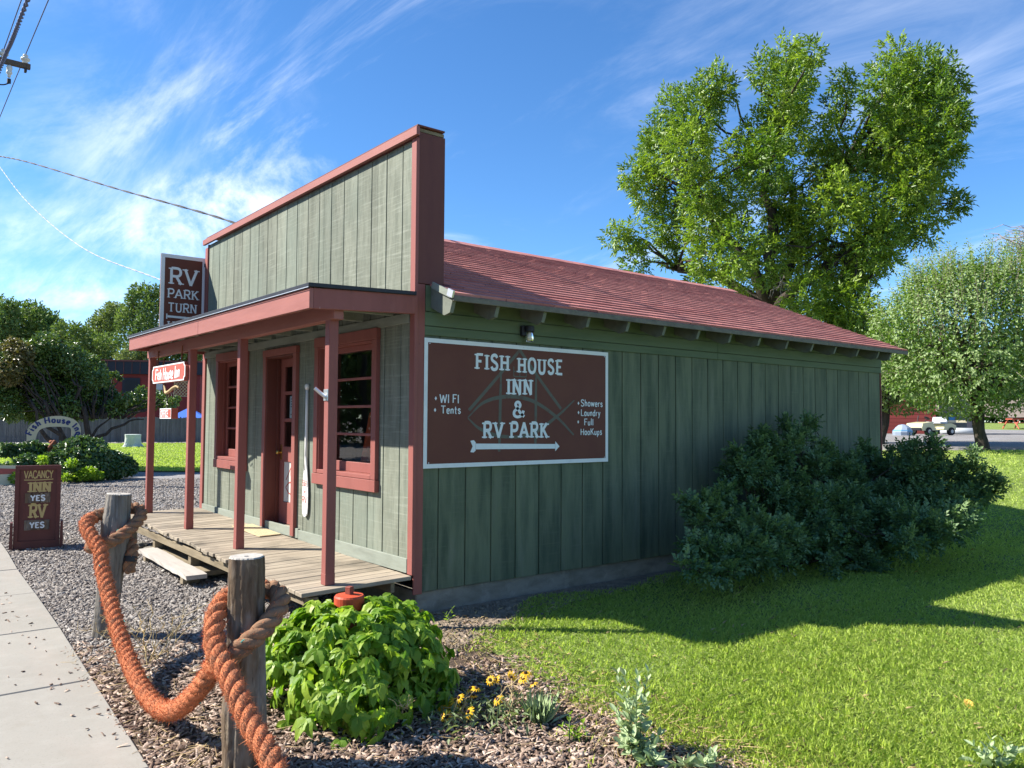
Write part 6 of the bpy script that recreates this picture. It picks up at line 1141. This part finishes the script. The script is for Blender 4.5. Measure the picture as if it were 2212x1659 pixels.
MB().prism([(wu-.1, 3.75), (wu+1.25, 3.75), (wu+1.25, 5.05), (wu-.1, 5.05)], hu, Zv, hn*.06, hb0).build('frame', 'house_dark', wn_); MB().prism([(wu+.1, 3.95), (wu+1.05, 3.95), (wu+1.05, 4.85), (wu+.1, 4.85)], hu, Zv, hn*.03, hb0+hn*.05).build('pane', 'black_plastic', wn_)
vb = hb0+hu*((at(*zb(590, 90), 72)-hb0)@hu)-hn*2; boxpart('roof_vent', (vb[0]-.3, vb[1]-.3, 6.3), (vb[0]+.3, vb[1]+.3, 6.95), 'white_paint', house)
zh = lambda a, b: ((520+a/4.146)/1.736, (1250+b/4.146)/1.736)
lt0, lt1 = at(*zh(560, 970), 67.5), at(*zh(808, 760), 67.0); lu = norm((lt1-lt0)*[1, 1, 0]); lw = np.linalg.norm((lt1-lt0)[:2]); lh = lt1[2]-lt0[2]; lat = empty('lattice_screen', lt0, 'tan garden lattice screen in front of the red wall', 'lattice')
for sgn_ in (1, -1):
    for k in range(-6, 16):
        x0 = k*.26; b = MB(); p, q = (x0, 0.0), (x0+sgn_*lh, lh)
        def clip(p, q): t0 = 0; t1 = 1; dx = q[0]-p[0]; 
        t = sorted(((0-p[0])/(q[0]-p[0]), (lw-p[0])/(q[0]-p[0]))); t0, t1 = max(0, t[0]), min(1, t[1])
        if t1-t0 < .05: continue
        A1 = np.array([p[0]+(q[0]-p[0])*t0, p[1]+(q[1]-p[1])*t0]); B1 = np.array([p[0]+(q[0]-p[0])*t1, p[1]+(q[1]-p[1])*t1]); P3 = lambda s_: lt0+lu*s_[0]+Zv*s_[1]; b.tube([P3(A1)+hn*.02*sgn_, P3(B1)+hn*.02*sgn_], .028, 4).build('slat', 'lattice', lat)
for x0, x1, z0, z1 in ((0, lw, -.06, 0), (0, lw, lh, lh+.06), (-.06, 0, -.06, lh+.06), (lw, lw+.06, -.06, lh+.06)): MB().prism([(x0, z0), (x1, z0), (x1, z1), (x0, z1)], lu, Zv, hn*.06, lt0).build('frame', 'lattice', lat)
for a0_, b0__, a1_, b1__, nm in ((270, 1010, 372, 775, 'left'),):
    p0, p1 = at(*zh(a0_, b0__), 68.3), at(*zh(a1_, b1__), 68.3); ob = empty('porch_panel', p0, 'pale blue door panel on the red building beside the porch post', 'door'); MB().prism([(0, 0), (np.linalg.norm((p1-p0)[:2]), 0), (np.linalg.norm((p1-p0)[:2]), (p1-p0)[2]*.52), (0, (p1-p0)[2]*.52)], hu, Zv, -hn*.1, p0).prism([(0, (p1-p0)[2]*.56), (np.linalg.norm((p1-p0)[:2]), (p1-p0)[2]*.56), (np.linalg.norm((p1-p0)[:2]), (p1-p0)[2]), (0, (p1-p0)[2])], hu, Zv, -hn*.1, p0).build('panel', 'cart_white', ob)
tp = at(*zh(790, 1150), 66.5); tn = empty('canopy_tent', tp*[1, 1, 0], 'blue pop up canopy roof showing above the fence', 'tent'); b = MB(); r_ = 1.9; b.add([tp, *[(tp[0]+r_*math.cos(a), tp[1]+r_*math.sin(a), tp[2]-.85) for a in (R(20), R(110), R(200), R(290))]], [(0, 1, 2), (0, 2, 3), (0, 3, 4), (0, 4, 1)]); b.build('roof', 'tent_blue', tn)
for a in (20, 110, 200, 290): x, y = tp[0]+r_*.97*math.cos(R(a)), tp[1]+r_*.97*math.sin(R(a)); MB().tube([(x, y, 0), (x, y, tp[2]-.86)], .03, 6).build('leg', 'galv', tn)
# distant trees
def far_tree(name, base, cl, mat, lab, seed, ls=.42, grp='trees behind the buildings', dens=1.0):
    g = np.random.default_rng(seed); rt = empty(name, base, lab, 'tree', grp); F = Foliage(); tw = MB(); top = max(c_[2] for c_, r in cl); tw.tube([base-UP*.3, base*[1, 1, 0]+UP*(base[2]*.5+top*.3), base*[1, 1, 0]+UP*top*.75], [.35, .26, .08], 8)
    for c_, r in cl:
        limb(tw, base*[1, 1, 0]+UP*(base[2]+.35*(c_[2]-base[2])), c_, .10, .03, .15, 6, g); n = int(dens*420*r*r/(ls*ls)/12)+60; P, d = blob(c_, r, n, (1, 1, 1.15), .45, g); P[:, 2] += np.maximum(0, d[:, 2])*r*.5*g.random(n)**3; lump = g.normal(0, .1)
        F.add(leaves(P, norm(d*.5+g.normal(0, .6, (n, 3))+UP*.25), norm(d*.6+g.normal(0, .6, (n, 3))+UP*.3), g.uniform(.7, 1.3, n)*ls, g.uniform(.35, .6, n)*ls, np.clip(.4+lump+g.normal(0, .2, n), 0, 1), .2, .2))
    tw.build('trunk', 'bark', rt, smooth=True); F.build('crown', mat, rt); return rt
z3_ = lambda a, b: ((a/2.9105)/1.736, (980+b/2.9105)/1.736)
def ftree(name, D, pts, mat, lab, seed, ls, base_u=None, dens=1.0, grp='trees behind the buildings'):
    u_ = z3_(np.mean([p[0] for p in pts]), 0)[0] if base_u is None else base_u; base = at(u_, 900, D); base[2] = H(base[0], base[1]); cl = []; g = np.random.default_rng(seed+50)
    for a, b, r in pts:
        rm = r*D/FPX/2.9105/1.736; cl.append((at(*z3_(a, b), D+g.uniform(-2, 2)), rm))
    return far_tree(name, base, cl, mat, lab, seed, ls, grp, dens)
ftree('deciduous_tree', 92, [(-60,560,130),(60,560,110),(120,520,60),(0,700,160),(120,760,150),(-80,820,170),(60,900,160),(-150,650,160)], 'far_leaf', 'dark bushy tree farthest left on the skyline', 1, .42)
ftree('deciduous_tree', 96, [(240,560,90),(330,560,80),(400,600,100),(300,680,150),(450,660,100),(540,660,90),(560,740,110),(400,800,160),(560,860,140),(300,900,150)], 'far_leaf', 'dark tree with a loose feathery top, second on the left skyline', 2, .42)
ftree('deciduous_tree', 88, [(650,740,60),(720,760,70),(820,780,80),(720,880,120),(880,820,90),(850,930,130),(650,950,130),(560,960,120)], 'far_leaf', 'lower tree in the dip of the left skyline', 3, .40)
ftree('conifer_tree', 105, [(1020,700,70),(1100,640,80),(1190,560,80),(1240,520,60),(1150,720,120),(1060,800,120),(1250,650,110),(1200,830,140),(1000,880,120),(1300,560,70)], 'far_leaf_pale', 'pale olive tree left of the tall white edged sign', 4, .36)
ftree('locust_tree', 100, [(1480,330,60),(1580,340,70),(1650,330,60),(1430,400,50),(1550,450,110),(1660,440,90),(1420,500,70),(1480,600,130),(1620,600,130),(1750,350,70),(1780,500,120),(1400,720,130),(1580,760,150),(1350,600,70)], 'far_leaf', 'tall feathery tree just left of the maroon projecting sign', 5, .40)
ftree('deciduous_tree', 82, [(1440,980,90),(1380,1030,80),(1500,1040,90),(1560,1000,70),(1320,1060,60)], 'far_leaf_pale', 'bright green small tree under the canopy end', 6, .34)
ftree('deciduous_tree', 84, [(1750,1000,140),(1900,1000,150),(2050,1020,150),(1830,900,140),(1980,880,150),(2120,900,150),(1700,1080,100),(2200,1000,140)], 'far_leaf', 'dark tree seen through the porch behind the hanging sign', 7, .36)
ftree('deciduous_tree', 90, [(1000,960,130),(1130,950,130),(1250,980,120),(900,1030,110),(1080,1060,110),(760,1030,100)], 'far_leaf', 'dark tree mass standing just above the red building roof', 8, .38)

for k, (u_, v_, lab) in enumerate(((560, 800, 'bushy far tree hidden behind the porch end'), (740, 780, 'dense far tree behind the shop, left one'), (940, 790, 'dense far tree behind the shop, centre one'), (1200, 770, 'broad far tree behind the shop roof'), (1480, 800, 'broad far tree behind the rear half of the roof'), (1680, 830, 'low far tree behind the rear gable'), (1830, 850, 'low far tree behind the rear corner'))):
    D = 108; bs_ = at(u_, 900, D); bs_[2] = .5; far_tree('deciduous_tree', bs_, [(at(u_+dx, v_+dv, D), r*D/FPX) for dx, dv, r in ((-60, 60, 55), (0, 50, 60), (60, 60, 55), (-30, 20, 40), (30, 25, 40), (-90, 85, 40), (95, 85, 40))], 'far_leaf', lab, 120+k, .6, 'trees behind the buildings', .8)
# ================================================================== BACKGROUND, RIGHT
zq = lambda a, b: ((3240+a/3.6867)/1.736, (1480+b/3.6867)/1.736)
ZG = 1.13
def atz(u, v, D, z=ZG): p = at(u, v, D); p[2] = z; return p
far = quadsheet('far_lawn', atz(1850, 924, 92), atz(2500, 924, 86), atz(2500, 912, 104), atz(1850, 912, 108), .02, 'lawn_soil'); me = far.data; v = np.empty(len(me.vertices)*3, np.float32); me.vertices.foreach_get('co', v); v = v.reshape(-1, 3); d = np.hypot(v[:, 0]-CAM[0], v[:, 1]-CAM[1]); v[:, 2] = ZG+.02+np.maximum(0, d-86)*.042; me.vertices.foreach_set('co', v.ravel()); me.update()
a, b, c_, d = atz(1850, 0, 106), atz(2600, 0, 100), atz(2600, 0, 118), atz(1850, 0, 124); o = quadsheet('bank', a, b, c_, d, 0, 'hill_brown'); me = o.data; v = np.empty(len(me.vertices)*3, np.float32); me.vertices.foreach_get('co', v); v = v.reshape(-1, 3); dd = np.hypot(v[:, 0]-CAM[0], v[:, 1]-CAM[1]); v[:, 2] = 1.9+np.clip((dd-100)/8, 0, 1)*2.6+.15*np.sin(v[:, 0])*np.sin(v[:, 1]*.7); me.vertices.foreach_set('co', v.ravel()); me.update()
for k, (u_, D, w, lab) in enumerate(((1900, 118, 60, 'dark tree beyond the bank, seen left under the apple tree'), (2010, 122, 70, 'dark tree beyond the bank behind the apple trunk'), (2120, 116, 70, 'dark spreading tree beyond the bank above the picnic table'), (2230, 118, 80, 'dark tree beyond the bank at the right edge'))):
    ft_ = [(at(u_+dx, v_, D), r*D/FPX) for dx, v_, r in ((-40, 870, 40), (0, 850, 50), (40, 870, 40), (-20, 820, 50), (30, 810, 50), (0, 770, 50), (-50, 800, 40), (60, 830, 40))]; bs_ = at(u_, 900, D); bs_[2] = 3.5; far_tree('deciduous_tree', bs_, ft_, 'far_leaf', lab, 20+k, .6, 'trees beyond the bank')
for k, (u_, v0, D, lab) in enumerate(((1890, 600, 60, 'bushy tree showing between ash and apple crowns'), (2000, 560, 75, 'tree top peeping over the apple tree'))):
    pass
# weeping birch top at the right edge
g = np.random.default_rng(33); wb_ = at(2235, 900, 62); wb_[2] = ZG; wt = empty('weeping_tree', wb_, 'pale weeping tree top at the extreme right edge', 'tree'); F = Foliage(); tw = MB(); tw.tube([wb_, wb_+UP*8, wb_+UP*15.5], [.3, .2, .05], 8)
for k in range(120):
    u_, v_ = g.choice([g.uniform(2125, 2260), g.uniform(2170, 2280)]), 0; v_ = 488 + max(0, (2212-u_))*.35*g.random() + g.uniform(0, 95); e = at(u_, v_, 62+g.uniform(-2, 2)); s = wb_+UP*(e[2]-wb_[2])*g.uniform(.86, 1.02); P = limb(tw, s, e, .03, .01, .15, 6, g); L_ = g.uniform(.8, 2.2); n = 26; t = g.random(n); F.add(leaves(e-UP*(L_*t)[:, None]+g.normal(0, .06, (n, 3)), norm(g.normal(0, .4, (n, 3))-UP), rdir(n, g), .13, .055, g.random(n)))
tw.build('trunk', 'twig_dead', wt); F.build('crown', 'apple_leaf', wt)
# golf cart
def local(org, yaw): 
    c_, s_ = math.cos(yaw), math.sin(yaw); return lambda x, y, z: (org[0]+x*c_-y*s_, org[1]+x*s_+y*c_, org[2]+z)
CD = 50; p1, p2 = at(*zq(835, 540), CD), at(*zq(1040, 540), CD+.8); p1[2] = p2[2] = ZG; yaw = math.atan2((p1-p2)[1], (p1-p2)[0]); cart = empty('golf_cart', (p1+p2)/2, 'cream roofless golf cart parked on the gravel by the red shed', 'golf cart'); Lc = local((p1+p2)/2 + UP*0, yaw); wbs = np.linalg.norm((p1-p2)[:2])/2; wbs = max(wbs, .82)
def cp(name, prof, y0, y1, mat): return MB().prism([(0, 0)]*0 or prof, np.array(Lc(1, 0, 0))-np.array(Lc(0, 0, 0)), Zv, np.array(Lc(0, y1-y0, 0))-np.array(Lc(0, 0, 0)), Lc(0, y0, 0)).build(name, mat, cart)
cp('body', [(-wbs-.35, .30), (-wbs-.38, .55), (-wbs-.05, .68), (-.35, .62), (-.28, .34), (.30, .32), (.42, .60), (.55, .74), (wbs+.40, .66), (wbs+.48, .42), (wbs+.42, .26)], -.55, .55, 'cart_cream')
cp('seat', [(-.62, .66), (-.12, .66), (-.10, .76), (-.62, .76)], -.48, .48, 'cart_white'); cp('seat_back', [(-.66, .76), (-.56, .76), (-.60, 1.02), (-.68, 1.02)], -.48, .48, 'cart_white'); cp('windscreen_frame', [(.50, .74), (.54, .74), (.46, 1.10), (.42, 1.10)], -.5, -.46, 'black_metal'); cp('bumper', [(wbs+.44, .26), (wbs+.54, .28), (wbs+.54, .42), (wbs+.46, .42)], -.5, .5, 'black_plastic')
for x in (-wbs, wbs):
    for y in (-.52, .52): wq = empty('wheel', Lc(x, y, .22), parent=cart); axv = np.array(Lc(0, 1, 0))-np.array(Lc(0, 0, 0)); MB().lathe([(.10, -.10), (.20, -.10), (.225, -.07), (.225, .07), (.20, .10), (.10, .10)], Lc(x, y, .225), 18, axv).build('tyre', 'tyre', wq); MB().lathe([(.0, -.104), (.10, -.103), (.10, .103), (.0, .104)], Lc(x, y, .225), 12, axv).build('rim', 'cart_white', wq)
MB().tube([Lc(.30, -.2, .72), Lc(.12, -.2, .95)], .02, 6).lathe([(.15, -.012), (.165, 0), (.15, .012)], Lc(.12, -.2, .95), 14, np.array(Lc(.18, 0, -.23))-np.array(Lc(0, 0, 0))).build('steering_wheel', 'black_plastic', cart)
cv = empty('covered_heap', atz(*zq(535, 545), 48.5), 'low blue and white tarp covered heap beside the golf cart', 'heap'); pc = wloc(cv); b = MB().lathe([(.48, 0), (.50, .18), (.40, .42), (.22, .56), (.03, .60)], pc, 10); b.v = [(x+.08*math.sin(z*9), y, z) for x, y, z in b.v]; b.build('cover', 'tarp', cv); MB().lathe([(.485, .12), (.505, .18), (.50, .26), (.47, .30)], pc, 10).build('band', 'cart_blue', cv)
# sheds
def wallbox(name, u0, u1, D, z1, depth, mat, lab, bw=.24):
    a, b = atz(u0, 0, D), atz(u1, 0, D); uu = norm((b-a)*[1, 1, 0]); L_ = np.linalg.norm((b-a)[:2]); nn = np.array([uu[1], -uu[0], 0]); rt = empty(name, (a+b)/2, lab, 'building'); MB().prism([(0, 0), (L_, 0), (L_, z1), (0, z1)], uu, Zv, -nn*depth, a).build('wall', mat, rt)
    for k in range(int(z1/bw)): MB().prism([(0, k*bw+.01), (L_, k*bw+.01), (L_, (k+1)*bw-.012), (0, (k+1)*bw-.004)], uu, Zv, nn*.02, a+nn*.001).build('board', mat, rt)
    MB().prism([(-.3, z1), (L_+.3, z1), (L_+.3, z1+.12), (-.3, z1+.12)], uu, Zv, -nn*(depth+.6), a+nn*.3).build('roof', 'house_dark', rt); return a, uu, nn
wallbox('red_shed', 1830, 2005, 56, 3.4, 5, 'shed_red', 'dark red shed behind the golf cart'); a, uu, nn = wallbox('tan_shed', 2012, 2098, 58, 3.2, 4, 'shed_tan', 'tan lap sided shed with a blue strip behind the apple tree', .30)
p = atz(*zq(1188, 300), 57.8); q0, q1 = at(*zq(1172, 362), 57.8), at(*zq(1204, 255), 57.8); bs = empty('blue_strip', p, 'narrow bright blue strip sign hanging on the tan shed', 'sign'); MB().prism([(0, 0), (.33, 0), (.33, q1[2]-q0[2]), (0, q1[2]-q0[2])], uu, Zv, nn*.03, q0).build('strip', 'sky_blue', bs)
p = atz(*zq(1290, 450), 56.5); bn_ = empty('work_bench', p, 'low pale topped bench with dark clutter beneath at the tan shed', 'bench'); MB().prism([(-.9, .72), (1.2, .72), (1.2, .86), (-.9, .86)], uu, Zv, -nn*.7, p).build('bench_top', 'arch_cream', bn_); 
for x in (-.8, 1.0): MB().prism([(x, 0), (x+.12, 0), (x+.12, .718), (x, .718)], uu, Zv, -nn*.5, p).build('leg', 'house_dark', bn_)
MB().prism([(-1.5, 0), (-.85, 0), (-.85, .6), (-1.1, .85), (-1.5, .8)], uu, Zv, -nn*.5, p).build('clutter', 'house_dark', bn_)
p = atz(*zq(1335, 462), 55.5); pt = empty('white_pipe', p, 'thick pale pipe lying on the gravel before the bench', 'pipe'); MB().tube([p-uu*1.1+UP*.2, p+uu*1.1+UP*.2], .20, 12).build('pipe', 'cart_white', pt, smooth=True)
p = atz(*zq(1470, 460), 56); po_ = empty('dark_post', p, 'short dark post standing right of the bench', 'post'); boxpart('shaft', (p[0]-.14, p[1]-.14, ZG), (p[0]+.14, p[1]+.14, ZG+1.35), 'house_dark', po_)
# picnic table
p = at(*zq(2110, 400), 90); p[2] = ZG+.2; pk = empty('picnic_table', p, 'red wooden picnic table on the far sunny lawn', 'picnic table'); lx = local(p, R(-20)); ux, uy = np.array(lx(1, 0, 0))-p, np.array(lx(0, 1, 0))-p; S_t = 1.25
def pb(name, x0, x1, y0, y1, z0, z1): return MB().prism([(x0*S_t, z0*S_t), (x1*S_t, z0*S_t), (x1*S_t, z1*S_t), (x0*S_t, z1*S_t)], ux, Zv, uy*(y1-y0)*S_t, np.array(lx(0, y0*S_t, 0))).build(name, 'picnic_red', pk)
pb('table_top', -.9, .9, -.38, .38, .70, .76); pb('seat', -.9, .9, -.80, -.52, .42, .47); pb('seat', -.9, .9, .52, .80, .42, .47)
for x in (-.6, .6):
    for s in (-1, 1): MB().tube([lx(x*S_t, s*.68*S_t, 0), lx(x*S_t, s*.22*S_t, .70*S_t)], .06, 6).build('leg', 'picnic_red', pk)
# trees across the street: out of view, mirrored in the panes; nearer ones added against horizon glow
LABS = ['rounded', 'ragged', 'tall', 'spreading', 'squat', 'leaning', 'dense', 'sparse', 'lopsided', 'bushy', 'old', 'young', 'narrow', 'wide', 'drooping', 'twin crowned']
for k in range(16):
    x, y = -25-5*(k % 2), -8+k*7.0; g = np.random.default_rng(60+k); far_tree('street_tree', np.array([x, y, 0.]), [(np.array([x+g.normal(0, 1.2), y+g.normal(0, 2.8), 1.4+1.5*q+g.normal(0, .3)]), g.uniform(1.9, 2.7)) for q in range(6)], 'far_leaf', LABS[k]+' street tree across the road, out of view; the row mirrors in the panes and blocks horizon glow', 70+k, .6, 'trees across the road', .9)
